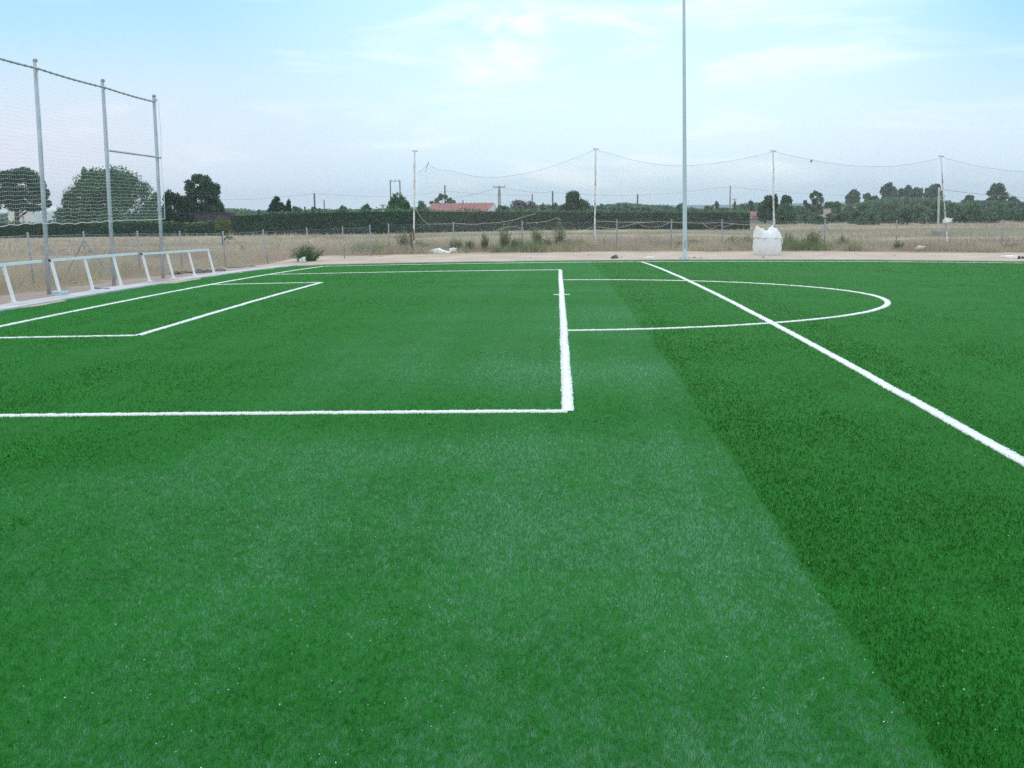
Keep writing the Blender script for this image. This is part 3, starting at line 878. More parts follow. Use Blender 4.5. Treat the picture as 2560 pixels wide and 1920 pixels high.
def sheet_film(px0, px1, py, hts, label):
    a = site(px0, py); b = site(px1, py); n = len(hts); mb = MB()
    for i in range(n):
        t = i/(n-1); c = a*(1-t)+b*t
        for k in range(7):
            s = k/6; zz = hts[i]*math.sin(math.pi*s)**0.7
            mb.v.append((c[0]+0.03*math.sin(5*s+i), c[1]-0.35+0.7*s, c[2]+zz+0.012*math.sin(7*i+5*k)))
    for i in range(n-1):
        for k in range(6):
            q = i*7+k; mb.f.append((q, q+7, q+8, q+1))
    return tag(mb.build('plastic_sheet', M['film'], origin=tuple(a), smooth=True), label, 'plastic sheet')
sheet_film(1062, 1128, 634, [0.02, 0.10, 0.17, 0.22, 0.25, 0.27, 0.28, 0.20, 0.17, 0.14, 0.11, 0.10], 'crumpled pale plastic sheet lying before the first net post')
c = site(1132, 633); sack('plastic_bag', c+np.array([0, 0, 0.13]), 0.36, 0.26, 'white balled-up plastic bag at the right end of the plastic sheet', 'bag', M['bag_liner'], 8)
c = site(1502, 627); sack('plastic_bag', c+np.array([0, 0, 0.06]), 0.26, 0.12, 'small white plastic scrap beside the middle net post', 'bag', M['bag_liner'], 9)
c = site(2300, 630); sack('plastic_bag', c+np.array([0, 0, 0.16]), 0.40, 0.28, 'torn white bag caught in the weeds near the right edge', 'bag', M['film'], 12)
c = site(1622, 647.5); sack('plastic_bag', c+np.array([0, 0, 0.03]), 0.5, 0.07, 'flat white scrap at the turf edge left of the mast', 'bag', M['bag_liner'], 14)
c = site(1645, 622); sack('plastic_bag', c+np.array([0, 0, 0.05]), 0.2, 0.12, 'tiny white litter under the weeds left of the mast', 'bag', M['bag_liner'], 15)
# pipes at the right edge
a = site(2508, 649)
r = empty('pipe', a, 'white plastic drain pipe with a black mouth lying on the sand, right edge', 'pipe')
b = site(2544, 650)
mb = MB(); mb.tube([a+np.array([0.1, 0.5, 0.09]), b+np.array([0, -0.1, 0.10])], [0.05, 0.12], 14); mb.build('tube', M['white_paint'], r, smooth=True)
d_ = (b-a); d_ /= np.linalg.norm(d_)
mb = MB(); mb.tube([b+np.array([0, -0.1, 0.10]), b+np.array([0, -0.1, 0.10])+d_*0.03+np.array([0, -0.005, 0])], 0.085, 14); mb.build('mouth', M['black_plastic'], r)
rod(2506, 648, 2530, 649, 0.035, 'brown stick lying beside the white drain pipe', M['rust'], 'stick', 'stick')
rod(2545, 648, 2600, 650, 0.05, 'brown pipe running out of the right edge of the photo', M['rust'], 'pipe', 'pipe', 0.08)

# ------------------------------------------------------------------ vegetation
def crown_points(blobs, n):
    """blobs: (x, y, z, rx, ry, rz). leaves in the outer shell and scattered inside"""
    B = np.array(blobs); wt = B[:, 3]*B[:, 5]; wt = wt/wt.sum()
    idx = rng.choice(len(B), n, p=wt); b = B[idx]
    d = rng.normal(size=(n, 3)); d /= np.linalg.norm(d, axis=1)[:, None]
    rad = np.where(rng.random(n) < 0.72, rng.normal(0.93, 0.10, n), rng.uniform(0.2, 0.95, n))
    return b[:, :3]+d*b[:, 3:]*rad[:, None], idx

def sub_blobs(kind, w, h, seed):
    """crown as many small clumps; local coords, crown base at z = 0"""
    r = random.Random(seed); out = []
    if kind == 'round':
        for _ in range(26):
            a = r.uniform(0, 6.28); q = r.random()**0.5; z = r.uniform(-0.85, 0.9); k = math.sqrt(max(0, 1-z*z))
            s = r.uniform(0.18, 0.33)
            out.append((math.cos(a)*q*k*w*0.40, math.sin(a)*q*k*w*0.4, h*0.5+z*h*0.38, w*s*0.55, w*s*0.55, h*s*0.45))
    elif kind == 'dome':      # broad to the ground
        for _ in range(34):
            a = r.uniform(0, 6.28); q = r.random()**0.5; z = r.random()**1.3; k = math.sqrt(max(0, 1-z*z))
            s = r.uniform(0.14, 0.26)
            out.append((math.cos(a)*q*k*w*0.47, math.sin(a)*q*k*w*0.3, z*h*0.86, w*s*0.75, w*s*0.6, h*s*0.75))
    elif kind == 'conifer':
        for i in range(34):
            z = i/34; k = (1-z)**0.8
            for _ in range(2):
                a = r.uniform(0, 6.28); q = r.uniform(0.3, 1.0)
                s = r.uniform(0.09, 0.15)*(0.5+0.7*k)
                out.append((math.cos(a)*q*k*w*0.45, math.sin(a)*q*k*w*0.45, z*h*0.93, w*s*1.1, w*s*1.1, h*s*0.9))
    elif kind == 'pine':      # rounded billowing masses, denser above
        for _ in range(30):
            a = r.uniform(0, 6.28); q = r.random()**0.4; z = r.random()**0.7; k = math.sqrt(max(0.06, 1-(max(z-0.45, 0)/0.55)**2))*(0.75+0.25*z)
            s = r.uniform(0.18, 0.30)
            out.append((math.cos(a)*q*k*w*0.42, math.sin(a)*q*k*w*0.35, 0.06*h+z*h*0.82, w*s*0.6, w*s*0.6, h*s*0.5))
    elif kind == 'column':
        for i in range(16):
            z = i/16; k = 0.6+0.4*math.sin(math.pi*min(1, z*1.1)); k *= (1 if z < 0.75 else (1-z)*4)
            out.append((r.uniform(-.1, .1)*w, r.uniform(-.1, .1)*w, z*h*0.95, w*0.42*k+0.02, w*0.42*k+0.02, h*0.08))
    elif kind == 'open':      # clumps with sky between
        for _ in range(17):
            a = r.uniform(0, 6.28); q = r.random()**0.4; z = r.uniform(-0.9, 0.95); k = math.sqrt(max(0, 1-z*z*0.8))
            s = r.uniform(0.13, 0.24)
            out.append((math.cos(a)*q*k*w*0.44, math.sin(a)*q*k*w*0.4, h*0.5+z*h*0.4, w*s*0.6, w*s*0.6, h*s*0.42))
    elif kind == 'upright':   # spiky upright shoots
        for _ in range(26):
            a = r.uniform(0, 6.28); q = r.random()**0.5; hh = r.uniform(0.45, 1.0)*(1-0.35*q)
            out.append((math.cos(a)*q*w*0.42, math.sin(a)*q*w*0.3, hh*h*0.5, w*0.08, w*0.08, hh*h*0.5))
    return out

TREE_N = [0]
def tree(px0, px1, ytop, Y, kind, material, label, cat='tree', name='tree', clear=0.0, density=4.0, group=None, blobs=None, zbase=None, leafk=1.9, limbs=True, fill=True):
    """px0..px1 and ytop: extent in the photo; Y: distance. clear: share of height that is bare trunk"""
    TREE_N[0] += 1; seed = TREE_N[0]*17
    if kind in ('dome', 'round', 'upright') and cat == 'tree' and Y > 125:      # soft crowns: leaves thin out at the rim
        e = (px1-px0)*0.08; px0 -= e; px1 += e; ytop -= 2.5
    pl_, pr_, tp = at(px0, ytop, Y), at(px1, ytop, Y), at((px0+px1)/2, ytop, Y)
    cx = (pl_[0]+pr_[0])/2; w = pr_[0]-pl_[0]; z0 = float(gnd(cx, Y)) if zbase is None else zbase
    H = tp[2]-z0
    base = np.array([cx, Y, z0])
    root = empty(name, base, label, cat, group)
    cb = z0+H*clear; ch = H*(1-clear)
    if blobs:    # given as fractions: (u -1..1, v 0..1 of full height, ru of half width, rv of height)
        bl = []
        for (u, v, ru, rv) in blobs:
            n_sub = 9
            for _ in range(n_sub):
                bl.append((cx+(u+rnd.uniform(-.45, .45)*ru)*w/2, Y+rnd.uniform(-.4, .4)*ru*w/2, z0+(v+rnd.uniform(-.4, .4)*rv)*H, ru*w/2*0.62, ru*w/2*0.62, rv*H*0.62))
    else:
        bl = [(cx+x, Y+y, cb+z, a, b, c) for x, y, z, a, b, c in sub_blobs(kind, w, ch, seed)]
    px = Y/1098.0
    area = w*ch/(px*px)
    n = int(min(24000, max(300, area*density)))
    C, idx = crown_points(bl, n)
    ni = n//5
    Ci, idi = crown_points([(a, b, c, d*0.75, e*0.75, f*0.75) for a, b, c, d, e, f in bl], ni)
    C[:, 2] = np.maximum(C[:, 2], z0+0.02)
    tone_b = rng.uniform(-0.16, 0.16, len(bl))
    tone = np.clip(0.45+tone_b[idx]+rng.normal(0, 0.16, n), 0, 1)
    Q = np.concatenate([leaf_quads(C, px*leafk), leaf_quads(Ci, px*leafk*2.2)]) if fill else leaf_quads(C, px*leafk)
    tone = np.concatenate([tone, np.clip(0.4+tone_b[idi], 0, 1)]) if fill else tone
    np_mesh('crown' if cat == 'tree' else 'foliage', Q, 4, tone, material, root)
    mb = MB(); r0 = max(0.03, min(0.028*H+0.02, w*0.12)); r0 = max(r0, px*0.35)
    top = z0+H*(clear+(1-clear)*0.75)
    lx = rnd.uniform(-.03, .03)*H
    mb.tube([(cx, Y, z0-0.1), (cx+lx*0.4, Y, z0+(top-z0)*0.4), (cx+lx, Y, z0+(top-z0)*0.8), (cx+lx, Y, top)], [r0*1.25, r0, r0*0.6, r0*0.2], 7)
    if limbs and H > 1.2:
        for k in range(6):
            b = bl[rnd.randrange(len(bl))]; s = rnd.uniform(0.25, 0.6); zz = z0+(top-z0)*s
            m_ = ((cx+lx*s+b[0])/2, (Y+b[1])/2, (zz+b[2])/2+0.1*H*rnd.random()*0.5)
            mb.tube([(cx+lx*s, Y, zz), m_, b[:3]], [r0*0.55, r0*0.4, r0*0.12], 5)
    mb.build('trunk' if cat == 'tree' else 'stem', M['bark'], root)
    return root

D = M
# --- left side, beyond the fence
tree(-60, 122, 414, 98, 'x', D['leaf_dark'], 'big dark tree with gaps in its crown behind the left end of the ball net', blobs=[
    (-0.2, 0.80, 0.42, 0.15), (0.25, 0.86, 0.4, 0.12), (-0.75, 0.75, 0.3, 0.16), (0.6, 0.74, 0.3, 0.14), (0.0, 0.62, 0.45, 0.15), (0.55, 0.55, 0.28, 0.10), (-0.6, 0.55, 0.4, 0.14), (0.8, 0.60, 0.16, 0.09), (0.0, 0.46, 0.4, 0.09), (-0.7, 0.42, 0.35, 0.09), (0.86, 0.46, 0.14, 0.06), (0.5, 0.40, 0.22, 0.05), (-0.85, 0.3, 0.2, 0.06)], density=5)
tree(118, 402, 412, 100, 'x', D['leaf_mid'], 'huge rounded bushy tree filling the ball net between the steel posts', blobs=[
    (-0.15, 0.84, 0.26, 0.14), (0.15, 0.87, 0.26, 0.13), (0.4, 0.78, 0.25, 0.14), (0.28, 0.70, 0.3, 0.18), (0.15, 0.74, 0.3, 0.16), (-0.4, 0.72, 0.22, 0.16), (-0.35, 0.60, 0.3, 0.18), (-0.5, 0.30, 0.4, 0.16), (0.3, 0.12, 0.5, 0.14), (0.0, 0.66, 0.4, 0.2), (0.62, 0.62, 0.22, 0.16), (-0.6, 0.52, 0.22, 0.18), (0.3, 0.5, 0.4, 0.2), (-0.25, 0.45, 0.35, 0.2), (0.78, 0.42, 0.2, 0.18), (-0.78, 0.32, 0.22, 0.18), (0.6, 0.25, 0.35, 0.2), (0.0, 0.22, 0.45, 0.2), (-0.6, 0.15, 0.35, 0.16), (0.85, 0.18, 0.15, 0.18), (-0.72, 0.52, 0.06, 0.14), (-0.36, 0.86, 0.05, 0.12), (0.86, 0.55, 0.07, 0.10)], density=5)
tree(396, 480, 468, 97, 'x', D['leaf_conifer'], 'dark conifer clump just right of the last steel post', blobs=[
    (-0.4, 0.75, 0.4, 0.2), (0.1, 0.7, 0.4, 0.2), (0.5, 0.6, 0.4, 0.22), (-0.5, 0.45, 0.45, 0.25), (0.1, 0.4, 0.6, 0.25), (0.5, 0.25, 0.5, 0.22), (-0.4, 0.18, 0.55, 0.18)], density=5.5)
tree(444, 562, 430, 103, 'x', D['leaf_dark'], 'full broad-leaved tree with an uneven crown at the left end of the hedge', blobs=[
    (-0.15, 0.88, 0.30, 0.10), (0.25, 0.83, 0.32, 0.12), (-0.5, 0.78, 0.26, 0.11), (0.55, 0.73, 0.25, 0.10), (-0.2, 0.68, 0.42, 0.14), (0.3, 0.6, 0.42, 0.14), (-0.65, 0.55, 0.26, 0.10), (-0.35, 0.45, 0.4, 0.14), (0.35, 0.42, 0.42, 0.14), (0.68, 0.48, 0.26, 0.10), (0.0, 0.3, 0.6, 0.13), (0.72, 0.33, 0.22, 0.1), (0.8, 0.22, 0.16, 0.08)], density=5.5)
# low dark hedge under the left trees
def hedge(name, a, b, Y0, Y1, depth, ztop, label, density=190, material=None, fade=0.0):
    """clipped hedge: dark core plus leaf skin"""
    root = empty(name, ((a+b)/2, (Y0+Y1)/2, float(gnd((a+b)/2, (Y0+Y1)/2))), label, 'hedge')
    L = b-a
    n = int(L*density)
    x = rng.uniform(a, b, n); t = (x-a)/L; yc = Y0*(1-t)+Y1*t
    zb = gnd(x, yc); top = (ztop(x) if callable(ztop) else ztop) + 0.20*(vnoise(x*0.5, x*0, 3)-0.5)+0.12*(vnoise(x*2.3, x*0, 9)-0.5)
    face = rng.random(n)
    dy = np.where(face < 0.72, rng.normal(0, 0.06, n), rng.uniform(0, depth, n))
    z = np.where(face < 0.72, zb+(top-zb)*rng.random(n), top+rng.normal(0, 0.07, n))
    dy = dy+0.16*(vnoise(x*1.3, z*1.6, 6)-0.5)
    C = np.stack([x, yc+dy, z], -1)
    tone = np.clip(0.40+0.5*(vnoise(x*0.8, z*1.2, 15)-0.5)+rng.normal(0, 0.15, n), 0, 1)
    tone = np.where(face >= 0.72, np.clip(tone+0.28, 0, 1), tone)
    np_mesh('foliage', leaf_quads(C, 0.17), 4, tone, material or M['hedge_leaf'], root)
    mb = MB(); k = int(L/1.5)
    xs = np.linspace(a, b, k+1)
    tt = (xs-a)/L; ys = Y0*(1-tt)+Y1*tt; zz = (ztop(xs) if callable(ztop) else np.full(k+1, ztop))
    for i in range(k+1):
        zb_ = float(gnd(xs[i], ys[i]))
        mb.v += [(xs[i], ys[i]+0.12, zb_-0.1), (xs[i], ys[i]+0.12, zz[i]-0.10), (xs[i], ys[i]+depth, zz[i]-0.10), (xs[i], ys[i]+depth, zb_-0.1)]
    for i in range(k):
        q = 4*i
        for j in range(3): mb.f.append((q+j, q+4+j, q+5+j, q+1+j))
    mb.f += [(0, 1, 2, 3), (4*k+3, 4*k+2, 4*k+1, 4*k)]
    mb.build('branches', M['leaf_core'], root)
M['leaf_core'] = plain('hedge_twigs', (0.025, 0.048, 0.036), (0.05, 0.08, 0.055), 3, 0.95, 0, 0.1)
hx0, hx1 = at(575, 530, 96)[0], at(1876, 530, 97)[0]
ztop_h = lambda x: np.interp(x, [at(px, 0, 96)[0] for px in (575, 700, 850, 1000, 1270, 1500, 1700, 1880)], [at(px, py, 96)[2] for px, py in ((575, 537), (700, 532), (850, 528), (1000, 526), (1270, 527.5), (1500, 529), (1700, 529), (1880, 529))])
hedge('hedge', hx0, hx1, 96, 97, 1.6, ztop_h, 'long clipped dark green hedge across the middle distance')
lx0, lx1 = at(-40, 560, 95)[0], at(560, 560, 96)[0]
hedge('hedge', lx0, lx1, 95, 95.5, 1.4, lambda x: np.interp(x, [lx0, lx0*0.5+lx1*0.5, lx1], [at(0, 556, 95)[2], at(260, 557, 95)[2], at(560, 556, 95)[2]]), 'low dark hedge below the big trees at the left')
def wall(name, px0, px1, ytop, Y, label, material, cat='wall', th=0.2):
    a, b = at(px0, ytop, Y), at(px1, ytop, Y); z0 = float(gnd((a[0]+b[0])/2, Y))-0.1
    mb = MB(); top = (a[2]+b[2])/2
    mb.box(((a[0]+b[0])/2, Y, (z0+top)/2), (b[0]-a[0], th, top-z0)); mb.box(((a[0]+b[0])/2, Y, top+0.04), (b[0]-a[0]+0.1, th+0.1, 0.08))
    return tag(mb.build(name, material, origin=((a[0]+b[0])/2, Y, z0)), label, cat)
wall('screen_wall', 455, 585, 534, 101, 'dull brown screen wall behind the young tree at the hedge end', M['brown_wall'])

# --- trees behind the long hedge, left to right
tree(664, 726, 486, 112, 'x', D['leaf_conifer'], 'small dark conifer with a side spur above the hedge', blobs=[(-0.1, 0.85, 0.26, 0.12), (-0.40, 0.74, 0.32, 0.14), (0.12, 0.68, 0.36, 0.16), (-0.45, 0.55, 0.5, 0.2), (0.2, 0.55, 0.5, 0.2), (0.82, 0.74, 0.2, 0.18), (0.74, 0.55, 0.3, 0.2), (0, 0.35, 0.95, 0.2), (-0.5, 0.4, 0.5, 0.2), (0.5, 0.4, 0.5, 0.2)], density=5)
tree(642, 664, 519, 170, 'round', D['leaf_olive'], 'tiny bluish tree top left of the small conifer')
tree(728, 756, 515, 150, 'round', D['leaf_olive'], 'grey green tree top right of the small conifer')
tree(752, 776, 513, 150, 'upright', D['leaf_olive'], 'wispy palm-like tree top left of the first pole')
tree(770, 806, 516, 150, 'round', D['leaf_olive'], 'rounded grey green tree top at the first pole')
tree(822, 884, 514, 140, 'dome', D['leaf_mid'], 'low wide tree top between the second pole and the H-frame')
tree(893, 934, 509, 135, 'dome', D['leaf_mid'], 'pointed green bush top left of the chimney')
tree(958, 1032, 485, 108, 'dome', D['leaf_mid'], 'bright green rounded willow-like tree below the H-frame', density=5)
tree(1030, 1075, 503, 115, 'dome', D['leaf_mid'], 'green bush between the round tree and the red roof')
tree(1068, 1105, 492, 150, 'open', D['leaf_olive'], 'thin open-crowned tree left of the red roof', clear=0.2, density=2.2)
tree(1087, 1135, 482, 152, 'open', D['leaf_olive'], 'sparse tree with sky through its crown behind the red roof', clear=0.25, density=2.6)
tree(1110, 1150, 500, 150, 'dome', D['leaf_olive'], 'pale low tree top above the left part of the red roof')
tree(1145, 1165, 497, 148, 'upright', D['leaf_olive'], 'feathery tree top poking over the red roof')
tree(1206, 1240, 499, 140, 'upright', D['leaf_olive'], 'upright tree top over the right end of the red roof')
tree(1236, 1290, 513, 130, 'dome', D['leaf_mid'], 'low green trees right of the white gable')
tree(1262, 1345, 503, 170, 'dome', D['leaf_grey'], 'pale grey bare-looking thicket right of the tall pole', density=3)
tree(1345, 1366, 505, 165, 'column', D['leaf_olive'], 'slim tree left of the dark round tree')
tree(1366, 1400, 508, 160, 'dome', D['leaf_olive'], 'low tree top touching the dark round tree')
tree(1396, 1478, 478, 108, 'dome', D['leaf_dark'], 'dark dome-shaped tree left of the middle net post', density=6)
tree(1404, 1428, 481, 111, 'upright', D['leaf_dark'], 'spiky upright tree top poking out left of the dome-shaped tree', density=5)
for i, (a_, b_, yt, k_, lb) in enumerate([
    (1474, 1492, 508, 'upright', 'small spiky tree top left of the middle net post'),
    (1492, 1518, 513, 'dome', 'low tree top right of the middle net post'),
    (1520, 1540, 514, 'round', 'low round tree top beyond the hedge, left of the twin cypresses'),
    (1540, 1556, 506, 'column', 'left one of two small cypresses over the hedge'),
    (1556, 1574, 505, 'column', 'right one of two small cypresses over the hedge'),
    (1574, 1602, 514, 'dome', 'low tree top left of the thin pole over the hedge'),
    (1602, 1632, 518, 'dome', 'small bush top right of the thin pole over the hedge'),
    (1652, 1685, 511, 'round', 'rounded tree top left of the floodlight mast'),
    (1684, 1712, 509, 'round', 'rounded tree top behind the floodlight mast'),
    (1716, 1750, 519, 'dome', 'low bush top right of the floodlight mast'),
    (1750, 1790, 517, 'dome', 'bushy tree top midway between mast and right pole'),
    (1779, 1786, 511, 'column', 'tiny cypress tip midway between mast and right pole'),
    (1790, 1830, 519, 'dome', 'low tree top left of the right pole')]):
    tree(a_, b_, yt, 165+rnd.uniform(-15, 15), k_, D['leaf_olive'] if i % 2 else D['leaf_mid'], lb, group='tree tops beyond the hedge')
tree(1788, 1796, 506, 170, 'round', D['leaf_olive'], 'single lollipop-shaped palm seen over the hedge', clear=0.5)
# --- right of the hedge
tree(1829, 1846, 503, 190, 'conifer', D['leaf_olive'], 'small pointed tree just right of the right pole')
tree(1848, 1868, 511, 190, 'round', D['leaf_olive'], 'small round tree left of the little pine')
tree(1866, 1886, 502, 195, 'pine', D['leaf_dark'], 'little umbrella pine on the rise right of the hedge', clear=0.2)
tree(1889, 1940, 486, 125, 'x', D['leaf_dark'], 'large dark rounded tree left of the third net post', blobs=[(0.3, 0.85, 0.45, 0.13), (0.05, 0.72, 0.5, 0.16), (0.5, 0.68, 0.4, 0.16), (-0.4, 0.55, 0.45, 0.16), (0.3, 0.5, 0.6, 0.2), (-0.5, 0.35, 0.4, 0.16), (0.2, 0.28, 0.7, 0.2), (-0.3, 0.15, 0.5, 0.12)], density=5)
tree(1935, 1946, 480, 135, 'column', D['leaf_conifer'], 'narrow dark cypress right behind the third net post', density=5)
tree(1948, 1984, 484, 140, 'x', D['leaf_dark'], 'umbrella-shaped pine right of the cypress', blobs=[(0, 0.86, 0.6, 0.1), (0.3, 0.74, 0.6, 0.12), (-0.3, 0.7, 0.5, 0.12), (0.1, 0.55, 0.55, 0.12)], clear=0.0, density=4)
tree(1936, 1995, 508, 120, 'dome', D['leaf_mid'], 'sprawling green bush under the umbrella pine')
tree(2005, 2065, 475, 128, 'x', D['leaf_olive'], 'airy light tree with gaps of sky in its crown', blobs=[(0.15, 0.9, 0.22, 0.08), (0.45, 0.82, 0.25, 0.09), (-0.15, 0.82, 0.18, 0.09), (0.65, 0.68, 0.22, 0.09), (-0.7, 0.62, 0.16, 0.09), (0.1, 0.66, 0.3, 0.12), (-0.4, 0.5, 0.3, 0.1), (0.4, 0.48, 0.35, 0.12), (0, 0.3, 0.5, 0.14)], density=2.8)
for i, (a_, b_, yt, Y_, k_, m_, lb) in enumerate([
    (2062, 2085, 505, 180, 'round', 'leaf_dark', 'small round tree right of the airy light tree'),
    (2113, 2156, 474, 300, 'pine', 'leaf_dark', 'leftmost pine on the wooded rise'),
    (2156, 2182, 483, 300, 'pine', 'leaf_dark', 'lower pine between the leftmost and the tall pine of the rise'),
    (2178, 2198, 488, 300, 'pine', 'leaf_dark', 'small pine at the left foot of the tall pine'),
    (2196, 2248, 454, 290, 'pine', 'leaf_dark', 'tallest pine of the wooded rise, billowing to the left'),
    (2244, 2264, 470, 300, 'pine', 'leaf_dark', 'small pine right of the tallest one on the rise'),
    (2258, 2284, 463, 300, 'pine', 'leaf_dark', 'round-topped pine in the middle of the rise'),
    (2280, 2312, 464, 300, 'pine', 'leaf_dark', 'broad pine right of the round-topped one'),
    (2308, 2362, 460, 295, 'pine', 'leaf_dark', 'wide pine ending the wooded rise behind the leaning post'),
    (2406, 2440, 486, 260, 'pine', 'leaf_dark', 'single low pine right of the leaning post'),
    (2466, 2524, 459, 250, 'pine', 'leaf_dark', 'tall pine standing alone near the right edge'),
    (2518, 2548, 491, 250, 'pine', 'leaf_dark', 'small pine leaning on the lone tall pine at the right edge')]):
    tree(a_, b_, yt, Y_, k_, M[m_], lb, group='pines on the wooded rise' if k_ == 'pine' else None, density=6, clear=0.0 if k_ == 'pine' else 0)
# scrub band, each bush its own thing
scrub = []
for i in range(20):
    px0 = 1968+i*30+rnd.uniform(-8, 8); wpx = rnd.uniform(34, 62); yt = 527+rnd.uniform(-7, 6)
    if px0 < 2080: yt += 4
    scrub.append((px0, px0+wpx, yt, 116+rnd.uniform(-4, 14)))
for i in range(15):
    px0 = 2068+i*34+rnd.uniform(-8, 8); wpx = rnd.uniform(44, 80); yt = 508+rnd.uniform(-6, 8)
    scrub.append((px0, px0+wpx, yt, 165+rnd.uniform(-20, 25)))
DESC = ['rounded', 'ragged', 'low', 'wide', 'dense', 'loose', 'humped', 'spreading']
for i, (a_, b_, yt, Y_) in enumerate(scrub):
    row = 'front' if i < 20 else 'rear'; k = i if i < 20 else i-20
    ordn = ['first', 'second', 'third', 'fourth', 'fifth', 'sixth', 'seventh', 'eighth', 'ninth', 'tenth', 'eleventh', 'twelfth', 'thirteenth', 'fourteenth', 'fifteenth', 'sixteenth', 'seventeenth', 'eighteenth', 'nineteenth', 'twentieth'][k]
    tree(a_, b_, yt, Y_, 'dome', M[['leaf_mid', 'leaf_olive', 'leaf_mid', 'leaf_olive', 'leaf_dark'][i % 5]],
         f'{DESC[i % 8]} scrub bush, {ordn} from the left in the {row} row below the pines', 'bush', 'bush', density=5, group='scrub bushes below the pines', limbs=False)
def woodland(name, pts, Y, label, material, n, leaf):
    """far wood that reads as one mass: leaf clumps under an uneven skyline"""
    xs = [at(px, y, Y)[0] for px, y in pts]; zs = [at(px, y, Y)[2] for px, y in pts]
    x = rng.uniform(xs[0], xs[-1], n); zb = gnd(x, np.full(n, Y))
    top = np.interp(x, xs, zs)+Y*0.0060*(vnoise(x*22/Y, x*0, 5)-0.55)+Y*0.0040*(vnoise(x*80/Y, x*0, 6)-0.5)
    z = zb+(top-zb)*rng.random(n)**0.75
    C = np.stack([x, Y+rng.uniform(0, 14, n)+3*vnoise(x*0.3, z*0.6, 3), z], -1)
    tone = np.clip(0.15+0.7*vnoise(x*22/Y, z*40/Y, 7)+rng.normal(0, 0.12, n), 0, 1)
    o = np_mesh(name, leaf_quads(C, leaf), 4, tone, material); tag(o, label, 'woodland', kind='stuff')
woodland('woodland', [(430, 530), (640, 527), (760, 522), (900, 523), (1060, 522), (1300, 517), (1420, 517), (1560, 517), (1700, 516), (1840, 516), (1920, 513), (1960, 513), (2030, 513)], 230, 'far line of mixed trees along the horizon beyond the hedge', M['leaf_olive'], 30000, 0.62)
woodland('woodland', [(-80, 536), (40, 538), (110, 536), (250, 532), (400, 534), (470, 532)], 225, 'far line of trees low on the horizon behind the left trees', M['leaf_olive'], 9000, 0.62)
woodland('woodland', [(1985, 525), (2060, 517), (2110, 510), (2200, 503), (2330, 501), (2420, 503), (2520, 505), (2760, 508)], 215, 'scrub woodland covering the low rise under the pines', M['leaf_dark'], 26000, 0.6)
# young tree and shrubs in the field
def young_tree():
    b = site(550, 621)
    tree(517, 592, 537, b[1], 'x', M['leaf_lime'], 'thin young yellow-green tree growing in the dry grass', blobs=[(-0.1, 0.85, 0.3, 0.12), (0.3, 0.75, 0.3, 0.12), (-0.3, 0.65, 0.3, 0.12), (0.1, 0.6, 0.3, 0.1), (0.6, 0.5, 0.28, 0.1), (-0.1, 0.42, 0.3, 0.08), (0.4, 0.32, 0.3, 0.08)], density=0.55, leafk=1.7, fill=False)
young_tree()

def stem_plant(px, py, wpx, hpx, label, material, name='weed', cat='weed', n=60, spread=0.4, group=None, leaf=0.05, leafn=10, lean=0.0):
    """bushy weed: many fine upright stems carrying small leaves"""
    b = site(px, py); k = b[1]/FPX; W, H = wpx*k, hpx*k
    root = empty(name, b, label, cat, group)
    mb = MB(); C = []
    for i in range(n):
        a = rnd.uniform(0, 6.28); q = rnd.random()**0.6
        x0, y0 = b[0]+math.cos(a)*q*W*0.18, b[1]+math.sin(a)*q*W*0.14
        hh = H*(0.35+0.9*rnd.random()**0.7)*(1-0.4*q); x1, y1 = b[0]+math.cos(a)*q*W*0.5+lean*hh, b[1]+math.sin(a)*q*W*0.35
        pts = [np.array([x0, y0, b[2]-0.02]), np.array([(x0*0.6+x1*0.4), (y0*0.6+y1*0.4), b[2]+hh*0.55]), np.array([x1, y1, b[2]+hh])]
        mb.tube(pts, [0.008, 0.006, 0.002], 3, False)
        for _ in range(leafn):
            t = rnd.uniform(0.15, 1.0)
            p = pts[0]*(1-t)**2+pts[1]*2*t*(1-t)+pts[2]*t*t
            C.append(p+np.array([rnd.gauss(0, .03), rnd.gauss(0, .03), rnd.gauss(0, .03)]))
    C = np.array(C); C[:, 2] = np.maximum(C[:, 2], b[2]+0.01)
    tone = np.clip(0.45+rng.normal(0, 0.22, len(C)), 0, 1)
    np_mesh('foliage', leaf_quads(C, leaf), 4, tone, material, root)
    mb.build('stem', M['dry_stem'], root)
M['dry_stem'] = plain('weed_stem', (0.10, 0.11, 0.06), (0.20, 0.18, 0.11), 5, 0.9)
stem_plant(767, 656, 96, 44, 'dense dark green bush beside the far left corner', M['leaf_mid'], 'bush', 'bush', 170, leaf=0.06, leafn=16)
